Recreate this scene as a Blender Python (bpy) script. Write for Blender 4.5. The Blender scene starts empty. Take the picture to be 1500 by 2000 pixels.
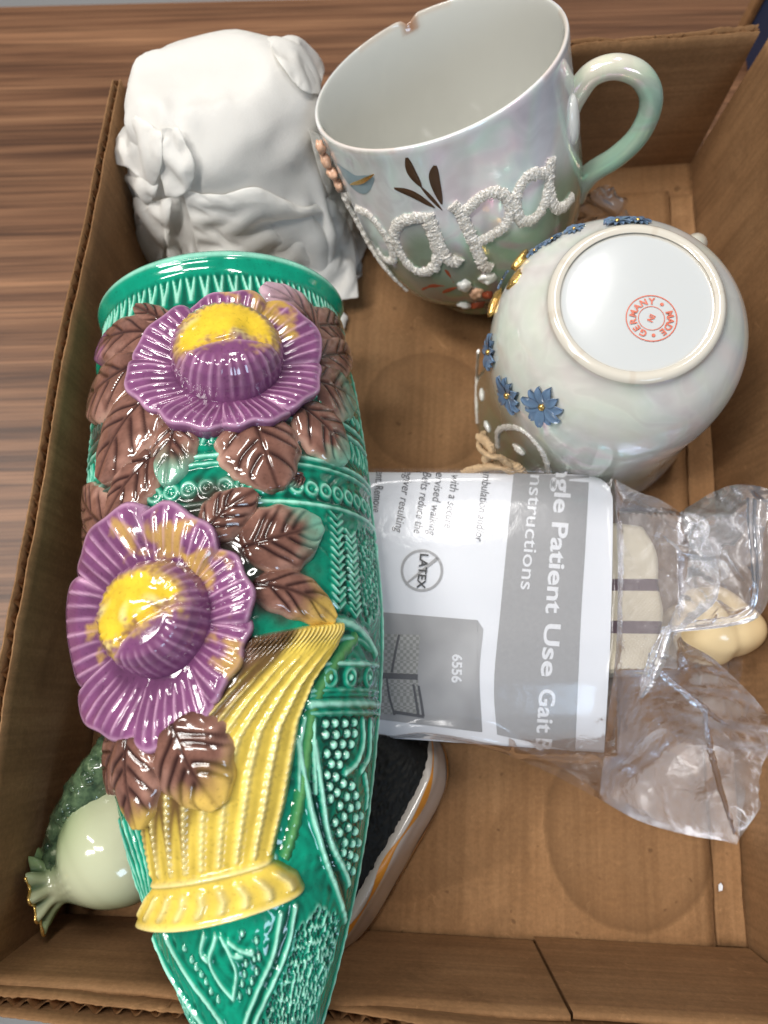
import bpy, bmesh, math, random
import numpy as np
from mathutils import Vector, Matrix, noise as mnoise

random.seed(7)
RNG = np.random.default_rng(7)
SC = bpy.context.scene
COL = SC.collection
R = math.radians

# ---------------------------------------------------------------- camera
FPX, TILT, CAMH = 1400.0, R(15.1), 0.30          # focal length in pixels of the 1500 px wide frame
cam_d = bpy.data.cameras.new('camera')
cam_d.sensor_fit = 'HORIZONTAL'; cam_d.sensor_width = 36.0
cam_d.lens = 36.0 * FPX / 1500.0
cam_d.clip_start = 0.01; cam_d.clip_end = 50
cam_d.dof.use_dof = True; cam_d.dof.focus_distance = 0.225; cam_d.dof.aperture_fstop = 13.0
cam = bpy.data.objects.new('camera', cam_d); COL.objects.link(cam)
cam.location = (0, 0, CAMH); cam.rotation_euler = (TILT, 0, 0)
SC.camera = cam

# ---------------------------------------------------------------- light (indoor room: ceiling panels, a window)
W = bpy.data.worlds.new('World'); SC.world = W; W.use_nodes = True
W.node_tree.nodes['Background'].inputs[0].default_value = (0.93, 0.95, 1.0, 1)
W.node_tree.nodes['Background'].inputs[1].default_value = 0.11

def area(name, loc, aim, sx, sy, power, colour):
    l = bpy.data.lights.new(name, 'AREA'); l.shape = 'RECTANGLE'; l.size = sx; l.size_y = sy
    l.energy = power; l.color = colour
    o = bpy.data.objects.new(name, l); COL.objects.link(o); o.location = loc
    o.rotation_euler = (Vector(aim) - Vector(loc)).to_track_quat('-Z', 'Y').to_euler()
    return o
for _p, _e in (((-0.85, 0.42, 1.30), 7.0), ((-0.80, -0.18, 1.30), 7.0), ((-0.40, 0.08, 1.50), 7.0)): area('ceiling_light', _p, (0, 0.12, 0), 0.12, 0.45, _e, (1.0, 0.965, 0.91))
area('ceiling_light', (0.20, 0.75, 1.40), (0, 0.15, 0), 0.12, 0.45, 6.0, (1.0, 0.965, 0.91))
area('window_light', (0.60, -1.05, 1.05), (0.05, 0.05, 0.03), 0.42, 0.34, 3.6, (0.58, 0.78, 1.0))
SC.view_settings.view_transform = 'Standard'; SC.view_settings.look = 'None'
SC.view_settings.exposure = 0.38; SC.view_settings.gamma = 1.0
SC.cycles.max_bounces = 7; SC.cycles.transparent_max_bounces = 14; SC.cycles.use_denoising = True; SC.cycles.use_adaptive_sampling = True; SC.cycles.adaptive_threshold = 0.03

# ---------------------------------------------------------------- camera maths (to measure where things stand)
_c, _s = math.cos(TILT), math.sin(TILT)
FW = np.array([0, _s, -_c]); UPV = np.array([0, _c, _s]); CAM = np.array([0, 0, CAMH])
def ray(p):
    p = np.atleast_2d(np.asarray(p, float))
    return FW + ((p[:, 0] - 750) / FPX)[:, None] * np.array([1., 0, 0]) + ((1000 - p[:, 1]) / FPX)[:, None] * UPV
def atz(p, z):
    d = ray(p); z = np.broadcast_to(np.asarray(z, float), (len(d),))
    return CAM + d * ((z - CAMH) / d[:, 2])[:, None]
def at(px, py, z): return atz([(px, py)], z)[0]
def on_plane(p, o, n):
    d = ray(p); return CAM + d * (((o - CAM) @ n) / (d @ n))[:, None]

# ---------------------------------------------------------------- helpers
def lin(r, g, b):
    f = lambda c: (c / 12.92 if c <= 0.04045 else ((c + 0.055) / 1.055) ** 2.4)
    return np.array([f(r / 255.), f(g / 255.), f(b / 255.)])
def norm(v): v = np.asarray(v, float); return v / np.linalg.norm(v, axis=-1, keepdims=True)
def smooth(a, b, x): t = np.clip((x - a) / (b - a), 0, 1); return t * t * (3 - 2 * t)
def vnoise(P, scale, seed=0.0):
    P = np.asarray(P, float); sh = P.shape[:-1]; Q = P.reshape(-1, P.shape[-1])
    if Q.shape[1] == 2: Q = np.c_[Q, np.zeros(len(Q))]
    Q = Q * scale + seed
    return np.array([mnoise.noise(q) for q in Q]).reshape(sh)
def obj(name, verts, faces, mat, parent=None, col=None, smooth_=True):
    me = bpy.data.meshes.new(name)
    verts = np.asarray(verts, float).reshape(-1, 3)
    if isinstance(faces, np.ndarray):
        n, k = faces.shape
        me.vertices.add(len(verts)); me.vertices.foreach_set('co', verts.ravel())
        me.loops.add(n * k); me.loops.foreach_set('vertex_index', faces.astype(np.int32).ravel())
        me.polygons.add(n); me.polygons.foreach_set('loop_start', np.arange(0, n * k, k, dtype=np.int32))
        me.update(calc_edges=True)
    else:
        me.from_pydata([tuple(v) for v in verts], [], faces)
    me.validate()
    if smooth_: me.polygons.foreach_set('use_smooth', np.ones(len(me.polygons), bool))
    if col is not None:
        a = me.color_attributes.new('Col', 'FLOAT_COLOR', 'POINT')
        c = np.asarray(col, float).reshape(-1, 3)
        a.data.foreach_set('color', np.c_[c, np.ones(len(c))].astype(np.float32).ravel())
    me.materials.append(mat); me.update()
    o = bpy.data.objects.new(name, me); COL.objects.link(o)
    if parent is not None: o.parent = parent
    return o
def gridf(nu, nv, wrap=False):
    i = np.arange(nu if wrap else nu - 1); j = np.arange(nv - 1)
    I, J = np.meshgrid(i, j, indexing='ij'); I2 = (I + 1) % nu
    return np.stack([I * nv + J, I2 * nv + J, I2 * nv + J + 1, I * nv + J + 1], -1).reshape(-1, 4)
def empty(name, loc=(0, 0, 0), rz=0.0):
    o = bpy.data.objects.new(name, None); COL.objects.link(o); o.location = loc; o.rotation_euler = (0, 0, rz)
    o.empty_display_size = 0.01
    return o
def tag(o, label=None, cat=None, group=None, kind=None):
    if label: o['label'] = label
    if cat: o['category'] = cat
    if group: o['group'] = group
    if kind: o['kind'] = kind
    return o
def spline(P, n, closed=False):
    """Catmull-Rom through the points, n samples"""
    P = np.asarray(P, float); m = len(P)
    if closed: Q = np.vstack([P[-1:], P, P[:2]]); segs = m
    else: Q = np.vstack([2 * P[:1] - P[1:2], P, 2 * P[-1:] - P[-2:-1]]); segs = m - 1
    t = np.linspace(0, segs, n, endpoint=not closed); k = np.minimum(t.astype(int), segs - 1); f = (t - k)[:, None]
    a, b, c, d = Q[k], Q[k + 1], Q[k + 2], Q[k + 3]
    return .5 * (2 * b + (c - a) * f + (2 * a - 5 * b + 4 * c - d) * f ** 2 + (3 * b - a - 3 * c + d) * f ** 3)
def tube(P, rad, seg=10, closed=False, jitter=0.0, flat=None, rng=None):
    """verts, faces of a tube along P; rad scalar or per point"""
    P = np.asarray(P, float); n = len(P); rad = np.broadcast_to(np.asarray(rad, float), (n,))
    T = norm(np.roll(P, -1, 0) - np.roll(P, 1, 0)) if closed else norm(np.gradient(P, axis=0))
    up = np.array([0, 0, 1.]) if abs(T[0] @ [0, 0, 1.]) < .9 else np.array([1., 0, 0])
    A = np.zeros_like(P); a = norm(np.cross(T[0], up))
    for i in range(n):
        a = a - (a @ T[i]) * T[i]; a = a / np.linalg.norm(a); A[i] = a
    B = np.cross(T, A); th = np.linspace(0, 2 * math.pi, seg, endpoint=False)
    rr = rad[:, None] * np.ones((n, seg))
    if jitter: rr = rr * (1 + jitter * (rng or RNG).normal(size=(n, seg)))
    V = P[:, None] + rr[..., None] * (np.cos(th)[None, :, None] * A[:, None] + np.sin(th)[None, :, None] * B[:, None])
    F = gridf(seg, n if not closed else n + 1, True)
    Vt = V.transpose(1, 0, 2)
    if closed:
        I = np.arange(seg); 
        f = []
        for i in range(n):
            for k in range(seg): f.append((i * seg + k, i * seg + (k + 1) % seg, ((i + 1) % n) * seg + (k + 1) % seg, ((i + 1) % n) * seg + k))
        return V.reshape(-1, 3), np.array(f)
    f = [(i * seg + k, i * seg + (k + 1) % seg, (i + 1) * seg + (k + 1) % seg, (i + 1) * seg + k) for i in range(n - 1) for k in range(seg)]
    V = np.vstack([V.reshape(-1, 3), P[:1], P[-1:]])
    c0, c1 = n * seg, n * seg + 1
    f += [(c0, (k + 1) % seg, k, k) for k in range(0)]
    tri = [(c0, (k + 1) % seg, k) for k in range(seg)] + [(c1, (n - 1) * seg + k, (n - 1) * seg + (k + 1) % seg) for k in range(seg)]
    return V, [tuple(q) for q in f] + tri
def ball(c, r, sx=1, sy=1, sz=1, nu=14, nv=9):
    th = np.linspace(0, 2 * math.pi, nu, endpoint=False); ph = np.linspace(0.02, math.pi - 0.02, nv)
    V = np.stack([np.outer(np.cos(th), np.sin(ph)) * sx, np.outer(np.sin(th), np.sin(ph)) * sy, np.outer(np.ones(nu), np.cos(ph)) * sz], -1) * r + np.asarray(c)
    return V.reshape(-1, 3), gridf(nu, nv, True)
def join(parts):
    V, F, n = [], [], 0
    for v, f in parts:
        V.append(np.asarray(v).reshape(-1, 3)); F += [tuple(int(i) + n for i in q) for q in f]; n += len(V[-1])
    return np.vstack(V), F

# ---------------------------------------------------------------- materials
class M:
    """small node-tree builder"""
    def __init__(s, name):
        s.m = bpy.data.materials.new(name); s.m.use_nodes = True; s.t = s.m.node_tree; s.n = s.t.nodes; s.l = s.t.links
        s.b = s.n['Principled BSDF']; s.out = s.n['Material Output']
    def node(s, kind, **kw):
        n = s.n.new(kind)
        for k, v in kw.items():
            if k in n.inputs.keys() if isinstance(k, str) else False: n.inputs[k].default_value = v
            else: setattr(n, k, v)
        return n
    def set(s, **kw):
        for k, v in kw.items():
            k = k.replace('_', ' ')
            s.b.inputs[k].default_value = v if not isinstance(v, (tuple, np.ndarray)) else (*v, 1)
        return s
    def link(s, a, b): s.l.new(a, b)
    def coord(s, kind='Object', scale=(1, 1, 1), rot=(0, 0, 0)):
        c = s.n.new('ShaderNodeTexCoord'); m = s.n.new('ShaderNodeMapping'); m.inputs['Scale'].default_value = scale; m.inputs['Rotation'].default_value = rot
        s.link(c.outputs[kind], m.inputs[0]); return m.outputs[0]
    def noise(s, vec, scale, detail=4, rough=.55, dist=0.0):
        n = s.n.new('ShaderNodeTexNoise'); n.inputs['Scale'].default_value = scale; n.inputs['Detail'].default_value = detail
        n.inputs['Roughness'].default_value = rough; n.inputs['Distortion'].default_value = dist
        if vec is not None: s.link(vec, n.inputs['Vector'])
        return n.outputs['Fac']
    def ramp(s, fac, stops):
        r = s.n.new('ShaderNodeValToRGB'); e = r.color_ramp.elements
        while len(e) < len(stops): e.new(0.5)
        for el, (p, c) in zip(e, stops):
            el.position = p; el.color = (*c, 1) if hasattr(c, '__len__') else (c, c, c, 1)
        s.link(fac, r.inputs[0]); return r.outputs[0]
    def mix(s, fac, a, b, mode='MIX'):
        m = s.n.new('ShaderNodeMix'); m.data_type = 'RGBA'; m.blend_type = mode
        for i, v in ((0, fac), (6, a), (7, b)):
            if hasattr(v, 'is_output'): s.link(v, m.inputs[i])
            elif i == 0: m.inputs[0].default_value = v
            else: m.inputs[i].default_value = (*v, 1) if hasattr(v, '__len__') else (v, v, v, 1)
        return m.outputs[2]
    def math(s, op, a, b=None, c=None):
        m = s.n.new('ShaderNodeMath'); m.operation = op
        for i, v in enumerate((a, b, c)):
            if v is None: continue
            if hasattr(v, 'is_output'): s.link(v, m.inputs[i])
            else: m.inputs[i].default_value = v
        return m.outputs[0]
    def bump(s, h, strength=.2, dist=.001):
        b = s.n.new('ShaderNodeBump'); b.inputs['Strength'].default_value = strength; b.inputs['Distance'].default_value = dist
        s.link(h, b.inputs['Height']); s.link(b.outputs[0], s.b.inputs['Normal']); return b
    def attr(s, name='Col'):
        a = s.n.new('ShaderNodeAttribute'); a.attribute_name = name; return a.outputs['Color']
    def base(s, c): s.link(c, s.b.inputs['Base Color']); return s

def mat_glaze(name='majolica_glaze'):
    m = M(name); v = m.coord()
    sp = m.ramp(m.noise(v, 900, 3, .6), [(0.30, 0.55), (0.42, 1.0)])
    mott = m.ramp(m.noise(v, 120, 5, .6), [(0.3, 0.80), (0.7, 1.14)])
    c = m.mix(1.0, m.attr(), mott, 'MULTIPLY'); c = m.mix(0.55, c, sp, 'MULTIPLY')
    m.base(c).set(Roughness=0.10, IOR=1.52, Coat_Weight=0.5, Coat_Roughness=0.03)
    m.bump(m.noise(v, 260, 3), .10, .0006)
    return m.m
def mat_card(name, tint=1.0, along=(1, 60, 1), stains=False):
    m = M(name); v = m.coord()
    fib = m.noise(m.coord(scale=(1, 1, 1)), 700, 4, .7)
    blot = m.noise(v, 22, 5, .6)
    band = m.noise(m.coord(scale=along), 9, 3, .5)
    a, b = np.array([.205, .103, .043]) * tint, np.array([.290, .160, .075]) * tint
    c = m.mix(m.ramp(blot, [(.3, 0.), (.7, 1.)]), a, b)
    c = m.mix(m.math('MULTIPLY', m.ramp(band, [(.42, 0.), (.62, 1.)]), .35), c, a * .78)
    c = m.mix(.35, c, m.ramp(fib, [(.3, .50), (.7, 1.3)]), 'MULTIPLY')
    flu = m.node('ShaderNodeTexWave'); flu.bands_direction = 'DIAGONAL'; flu.inputs['Scale'].default_value = 26 if stains else 30; flu.inputs['Distortion'].default_value = 1.2; flu.inputs['Detail'].default_value = 2; m.link(m.coord(scale=(1, 0, 0) if stains else ((1, 1, 0) if along[2] == 1 else (0, 0, 2.2))), flu.inputs[0])
    c = m.mix(.16, c, m.ramp(flu.outputs['Fac'], [(.2, .70), (.8, 1.15)]), 'MULTIPLY')
    sc_ = m.ramp(m.noise(m.coord(scale=(1, 1, 1)), 95, 6, .75, 1.5), [(.60, 0.), (.68, .5)]); c = m.mix(sc_, c, b * 1.25)
    du = m.ramp(m.noise(v, 34, 5, .7, .8), [(.58, 0.), (.75, .55)]); c = m.mix(du, c, a * .55)
    if stains:
        sep = m.node('ShaderNodeSeparateXYZ'); wv = m.coord()
        wob = m.math('MULTIPLY', m.math('SUBTRACT', m.noise(wv, 45, 3), .5), .012)
        m.link(wv, sep.inputs[0])
        for (x, y, rx, ry, s) in stains:
            dx = m.math('DIVIDE', m.math('SUBTRACT', sep.outputs[0], x), rx); dy = m.math('DIVIDE', m.math('SUBTRACT', sep.outputs[1], y), ry)
            d = m.math('ADD', m.math('SQRT', m.math('ADD', m.math('MULTIPLY', dx, dx), m.math('MULTIPLY', dy, dy))), m.math('MULTIPLY', wob, 14))
            ring = m.ramp(d, [(0.0, .26 * s), (.80, .34 * s), (.955, .72 * s), (.99, .25 * s), (1.0, 0.0)])
            c = m.mix(ring, c, a * .50)
        spot = m.ramp(m.noise(v, 210, 2, .4), [(.70, 0.), (.76, .7)])
        c = m.mix(spot, c, a * .45)
    m.base(c).set(Roughness=.82, Specular_IOR_Level=.25)
    m.bump(m.mix(.5, fib, band), .25, .0006)
    return m.m
def mat_simple(name, colour, rough=.4, nscale=80, var=.15, bump=.05, **kw):
    m = M(name); v = m.coord(); colour = np.asarray(colour, float)
    c = m.mix(m.noise(v, nscale, 4), colour * (1 - var), colour * (1 + var))
    m.base(c).set(Roughness=rough, **kw)
    if bump: m.bump(m.noise(v, nscale * 4, 3), bump, .0005)
    return m.m
def mat_lustre(name, strength=1.0):
    """pearl lustre over porcelain: thin film of wandering thickness, plus iridescent sheen painted into the base colour"""
    m = M(name); v = m.coord()
    n = m.noise(v, 26, 3, .5, .6)
    th = m.node('ShaderNodeMapRange'); m.link(n, th.inputs[0]); th.inputs[1].default_value = .3; th.inputs[2].default_value = .7
    th.inputs[3].default_value = 260; th.inputs[4].default_value = 720
    m.link(th.outputs[0], m.b.inputs['Thin Film Thickness']); m.b.inputs['Thin Film IOR'].default_value = 2.1
    c = m.mix(1.0, m.attr(), m.ramp(m.noise(v, 60, 4), [(.3, .93), (.7, 1.05)]), 'MULTIPLY')
    ir = m.ramp(m.noise(m.coord(scale=(1, 1, .6)), 19, 2, .4, 1.2), [(.30, (1., .90, .96)), (.42, (.90, 1., .93)), (.52, (.90, .94, 1.)), (.62, (1., .91, .97)), (.74, (.93, 1., .95))])
    c = m.mix(.6, c, ir, 'MULTIPLY')  # pink, green and blue sheen tinted into the colour, backing up the weak film reflection
    m.base(c).set(Roughness=.14, IOR=1.75, Coat_Weight=.35, Coat_Roughness=.04)
    m.bump(m.noise(v, 240, 2), .05, .0004)
    return m.m
def mat_film(name, haze=.23, gloss=.80, bump=.85):
    m = M(name); t = m
    m.n.remove(m.b)
    tr = m.node('ShaderNodeBsdfTransparent'); tr.inputs[0].default_value = (.955, .955, .96, 1)
    gl = m.node('ShaderNodeBsdfGlossy'); gl.inputs['Roughness'].default_value = .16; gl.inputs[0].default_value = (.95, .96, 1, 1)
    df = m.node('ShaderNodeBsdfDiffuse'); df.inputs[0].default_value = (.86, .86, .9, 1)
    tl = m.node('ShaderNodeBsdfTranslucent'); tl.inputs[0].default_value = (.86, .86, .9, 1)
    fr = m.node('ShaderNodeFresnel'); fr.inputs[0].default_value = 1.5
    v = m.coord()
    b = m.node('ShaderNodeBump'); b.inputs['Strength'].default_value = bump; b.inputs['Distance'].default_value = .0012
    vo = m.node('ShaderNodeTexVoronoi'); vo.inputs['Scale'].default_value = 240; vo.feature = 'SMOOTH_F1'; m.link(v, vo.inputs['Vector'])
    hh = m.mix(.5, vo.outputs['Distance'], m.noise(v, 210, 4, .6, 1.4)); m.link(hh, b.inputs['Height'])
    for s_ in (gl, fr, df): m.link(b.outputs[0], s_.inputs['Normal'])
    a = m.node('ShaderNodeMixShader'); a.inputs[0].default_value = .5; m.link(df.outputs[0], a.inputs[1]); m.link(tl.outputs[0], a.inputs[2])
    h = m.node('ShaderNodeMixShader'); h.inputs[0].default_value = haze; m.link(tr.outputs[0], h.inputs[1]); m.link(a.outputs[0], h.inputs[2])
    f = m.math('MINIMUM', m.math('MULTIPLY', fr.outputs[0], gloss), .9)
    e = m.node('ShaderNodeMixShader'); m.link(f, e.inputs[0]); m.link(h.outputs[0], e.inputs[1]); m.link(gl.outputs[0], e.inputs[2])
    m.link(e.outputs[0], m.out.inputs[0])
    return m.m
def mat_wood():
    m = M('walnut_laminate')
    v = m.coord(scale=(1.3, 52, 1)); w = m.coord(scale=(3, 290, 1)); x = m.coord(scale=(.8, 9, 1))
    n1 = m.noise(v, 3.0, 6, .62, .35); n2 = m.noise(w, 2.4, 5, .6, .2); n3 = m.noise(x, 2.2, 4, .6, .5)
    c = m.ramp(n1, [(.28, lin(70, 46, 33)), (.43, lin(98, 67, 47)), (.55, lin(120, 85, 61)), (.72, lin(146, 107, 78))])
    c = m.mix(.75, c, m.ramp(n2, [(.36, .50), (.52, 1.0), (.66, 1.16)]), 'MULTIPLY')
    c = m.mix(.6, c, m.ramp(n3, [(.35, .70), (.65, 1.15)]), 'MULTIPLY')
    m.base(c).set(Roughness=.42, Specular_IOR_Level=.35)
    m.bump(n2, .08, .0005)
    return m.m

GLAZE = mat_glaze()
LUSTRE = mat_lustre('pearl_lustre_porcelain')
FILM = mat_film('clear_polythene')

# ================================================================ setting
def slab(name, x0, x1, y0, y1, z0, z1, mat, bev=.001):
    bm = bmesh.new(); bmesh.ops.create_cube(bm, size=1)
    for v in bm.verts: v.co = ((x0 + x1) / 2 + v.co.x * (x1 - x0), (y0 + y1) / 2 + v.co.y * (y1 - y0), (z0 + z1) / 2 + v.co.z * (z1 - z0))
    bmesh.ops.bevel(bm, geom=bm.edges[:], offset=bev, segments=2, affect='EDGES')
    me = bpy.data.meshes.new(name); bm.to_mesh(me); bm.free(); me.materials.append(mat)
    o = bpy.data.objects.new(name, me); COL.objects.link(o); return o
floor_m = mat_simple('pale_vinyl_floor', (.50, .50, .50), .5, 3, .06, 0)
tag(obj('floor', [(-4, -4, -.75), (4, -4, -.75), (4, 4, -.75), (-4, 4, -.75)], [(0, 1, 2, 3)], floor_m), kind='structure')
table = slab('table_top', -1.0, .9, -.098, .375, -.034, -.0045, mat_wood(), .002)
table.rotation_euler = (0, 0, R(1.9)); tag(table, kind='structure')

# ================================================================ cardboard tray
BW, BL = .258, .3557
box = empty('cardboard_tray', (-.1208, -.0782, 0), R(-2.9))
tag(box, 'worn open brown corrugated cardboard tray holding the crockery', 'cardboard tray')
CARD_H = mat_card('kraft_liner_upright', 1.0, (55, 55, 1))
CARD_L = mat_card('kraft_liner_lengthwise', 1.0, (1, 1, 60))
CARD_F = mat_card('kraft_liner_floor', 1.12, (46, 1, 1), stains=[(.2141, .0427, .034, .036, .85), (.1297, .2138, .029, .029, .6), (.100, .060, .085, .050, .4)])
CARD_T = mat_card('torn_kraft_edge', 1.25, (9, 9, 9))
def wall(p0, p1, top, mat, lean=0.0, thick=.0036, bow=0.0, tear=1.0, seed=0, hin=0.0):
    """corrugated wall from p0 to p1 (inner face, box coordinates); outward is to the right of p0->p1"""
    p0 = np.array([*p0, 0.]); p1 = np.array([*p1, 0.]); Lw = np.linalg.norm(p1 - p0); d = (p1 - p0) / Lw
    out = np.array([d[1], -d[0], 0]); n = int(Lw / .0012); s = np.linspace(0, Lw, n)
    rr = np.random.default_rng(seed)
    def jag(k): 
        a = rr.normal(size=n); b = np.convolve(a, np.ones(9) / 9, 'same'); c = np.convolve(a, np.ones(41) / 41, 'same')
        return tear * (a * .00013 + b * .0011 + c * .0032) * k
    tp = np.array([top(x) for x in s])
    nz = 14
    def sheet(off, th, hh):
        P = np.zeros((n, nz, 3)); zz = np.linspace(0, 1, nz)
        z = -.003 + zz[None] * (hh[:, None] + .003)
        o = off + lean * z / .07 + bow * np.sin(math.pi * s / Lw)[:, None] * (z / .07) + .0006 * np.sin(s * 55 + seed)[:, None] * zz[None] * tear
        P = p0 + d * s[:, None, None] + out * o[..., None] + np.array([0, 0, 1.]) * z[..., None]
        A = P; B = P + out * th
        ring = np.concatenate([A, B[:, ::-1]], 1)      # up the near face, down the far face
        return ring.reshape(-1, 3), gridf(n, 2 * nz)
    hi = tp - hin + jag(1.0); ho = tp + jag(.8)
    o1, f1 = sheet(0.0, .0005, hi); o2, f2 = sheet(thick - .0005, .0005, ho)
    w = obj('wall', *[(lambda a: (a[0], a[1]))(join([(o1, f1), (o2, f2)]))][0], mat, box)
    # corrugated medium between the two liners
    m2 = int(Lw / .0008); s2 = np.linspace(0, Lw, m2); z2 = np.linspace(0, 1, 4)
    h2 = np.interp(s2, s, np.minimum(hi, ho) - .0006 + .0006 * rr.normal(size=n))
    wv = (thick / 2) + (thick / 2 - .0006) * np.sin(s2 * 2 * math.pi / .0058)
    z = -.002 + z2[None] * (h2[:, None] + .002)
    o = wv[:, None] + lean * z / .07 + bow * np.sin(math.pi * s2 / Lw)[:, None] * (z / .07)
    P = p0 + d * s2[:, None, None] + out * o[..., None] + np.array([0, 0, 1.]) * z[..., None]
    obj('corrugation', P, gridf(m2, 4), CARD_T, w)
    return w
# left, back (with a dispenser cut-out), right, front (torn, leaning out)
def back_top(x): return .067 if x > .178 + .004 else (.058 - .016 * smooth(.03, .10, np.array(x)) * (1 - smooth(.135, .175, np.array(x))) + .009 * float(smooth(.172, .182, np.array(x))))
BLL = .3216                                            # the tray is racked: its left side is shorter
wall((0, BLL), (0, 0), lambda x: .067 + .001 * math.sin(x * 14), CARD_H, lean=.001, bow=.002, tear=.6, seed=1)
wall((BW, BL), (-.002, BLL), lambda x: float(back_top(BW - x)), CARD_L, lean=.003, tear=.8, seed=2)
wall((BW, 0), (BW, BL), lambda x: .067 - .002 * math.sin(x * 11), CARD_H, lean=.003, bow=.003, tear=1.0, seed=3)
wall((-.004, 0), (BW + .004, 0), lambda x: .068 - .004 * smooth(.034, .12, np.array(x)) + .004 * float(smooth(.11, .14, np.array(x))), CARD_L, lean=.003, tear=1.5, seed=4, hin=.0035)
# inner face of the front wall: a second flap folded in, with its slit
def flap(x0, x1, h, off, seed, tear=.5):
    n = int((x1 - x0) / .0015); s = np.linspace(x0, x1, n); rr = np.random.default_rng(seed); a = rr.normal(size=n)
    hh = h + tear * (np.convolve(a, np.ones(15) / 15, 'same') * .002)
    zz = np.linspace(0, 1, 10); z = .0012 + zz[None] * hh[:, None]
    o = off + .005 * z / .07 * -1
    A = np.stack([s[:, None] + 0 * z, o, z], -1); B = A - np.array([0, .0016, 0])
    obj('flap', np.concatenate([A, B[:, ::-1]], 1), gridf(n, 20), CARD_L, box)
flap(.1765, BW - .0015, .0575, .0042, 21); flap(-.0035, .1761, .0560, .0030, 22, .9)
# floor: lower flaps showing as a strip at back and right, and the main bottom panel on top of them
def sheet_floor(name, x0, x1, y0, y1, z, th, wob, mat, seed):
    nx, ny = 60, 80; rr = np.random.default_rng(seed)
    X, Y = np.meshgrid(np.linspace(x0, x1, nx), np.linspace(y0, y1, ny), indexing='ij')
    Z = z + wob * np.sin(X * 31 + seed) * np.sin(Y * 23 + 1) + wob * .5 * np.sin(X * 90) * np.sin(Y * 12 + seed)
    Y = Y * (1 - .096 * (1 - X / BW))
    e = rr.normal(size=ny); e = np.convolve(e, np.ones(7) / 7, 'same') * .0009
    X[-1] += e; X[0] += e[::-1]
    A = np.stack([X, Y, Z], -1)
    top, f = A.reshape(-1, 3), gridf(nx, ny)
    # rim down
    idx = np.arange(nx * ny).reshape(nx, ny); loop = np.concatenate([idx[:, 0], idx[-1, 1:], idx[-2::-1, -1], idx[0, -2:0:-1]])
    V = np.vstack([top, top[loop] - [0, 0, th]]); k = len(loop)
    F = [tuple(q) for q in f] + [(loop[i], nx * ny + i, nx * ny + (i + 1) % k, loop[(i + 1) % k]) for i in range(k)]
    return obj(name, V, F, mat, box)
sheet_floor('bottom_flap', -.0005, BW + .0005, -.0005, BL + .0005, -.0030, .001, .0, CARD_F, 1)
sheet_floor('bottom_panel', .002, BW - .0135, .0015, BL - .018, .0, .0029, .00045, CARD_F, 2)
sheet_floor('bottom_panel', BW - .0120, BW - .0015, .004, BL - .020, -.0006, .0022, .0003, CARD_F, 3)

# ================================================================ navy box beyond the tray
NAVY = mat_simple('navy_cloth_board', lin(30, 42, 72), .6, 300, .2, .15)
nb = empty('navy_box', (.266, .235, -.0045))
tag(nb, 'dark navy box with a tan corner edge standing behind the tray at top right', 'box')
o = slab('side', -.075, .09, -.12, .113, .0, .10, NAVY, .0015); o.parent = nb
o = slab('corner_edge', -.0785, -.0752, .106, .1135, .0, .10, CARD_T, .0006); o.parent = nb

# ================================================================ majolica wall pocket
VO = np.array([-.0626, .1524, .052]); VE = np.array([-.0316, -.1128, .070])
VT = norm(VE - VO); VS = norm(np.cross(VT, [0, 0, 1.])); VS = VS if VS[0] > 0 else -VS
VN = np.cross(VS, VT); VN = VN if VN[2] > 0 else -VN
VO = VO + VT * .011; VL = .2566; UW = .047
_wt = np.linspace(0, 1, 9) * .2676 - .011; _wv = np.array([.0400, .0452, .0472, .0474, .0464, .0408, .0326, .0205, .0045])
_wd = spline(np.c_[_wt, _wv], 400)
def vW(t): return np.interp(t, _wd[:, 0], _wd[:, 1])
def vK(t): return np.interp(t, [0, .05, .14, .21, .2566], [.80, .92, .98, .92, .85])
def vP(u, t, h=0.0):
    u = np.asarray(u, float); t = np.asarray(t, float)
    def pos(u, t):
        ph = np.clip(math.pi / 2 - u / UW, -.02, math.pi + .02); w = vW(t)
        return VO + VT * t[..., None] + VS * (w * np.cos(ph))[..., None] + VN * (w * vK(t) * np.sin(ph))[..., None]
    p = pos(u, t)
    if np.ndim(h) == 0 and h == 0: return p
    e = 2e-4; n = np.cross(pos(u, t + e) - pos(u, t - e), pos(u + e, t) - pos(u - e, t)); n = norm(n)
    sg = np.sign((n @ VN)); n = n * np.where(sg == 0, 1, sg)[..., None] if True else n
    ph = math.pi / 2 - u / UW; rad = VS * np.cos(ph)[..., None] + VN * np.maximum(np.sin(ph), 0)[..., None]
    n = np.where(((n * rad).sum(-1) < 0)[..., None], -n, n)
    return p + n * np.asarray(h, float)[..., None]
def vpix(p, off=0.0):
    d = ray(p); ts = np.linspace(.10, .34, 500)
    def f(P):
        q = P - VO; t = q @ VT; x = q @ VS; z = q @ VN; w = vW(t) + off; k = vK(t)
        g = (x / w) ** 2 + (z / (w * k)) ** 2 - 1
        return np.where((z < -.001) | (t < -.01) | (t > VL + .02), 1.0, g)
    G = f(CAM + d[:, None] * ts[None, :, None])
    ins = G < 0; k = np.where(ins.any(1), ins.argmax(1), G.argmin(1)); k = np.maximum(k, 1)
    lo, hi = ts[k - 1], ts[k]
    for _ in range(14):
        m = (lo + hi) / 2; g = f(CAM + d * m[:, None]) < 0; hi = np.where(g, m, hi); lo = np.where(g, lo, m)
    q = CAM + d * hi[:, None] - VO; t = q @ VT; w = vW(t)
    ph = np.arctan2(np.maximum(q @ VN, 0) / vK(t), q @ VS)
    return np.stack([(math.pi / 2 - ph) * UW, t], -1)
def c2(L, cx, cy, sc): return np.array(L, float) / sc + np.array([cx, cy])
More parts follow.
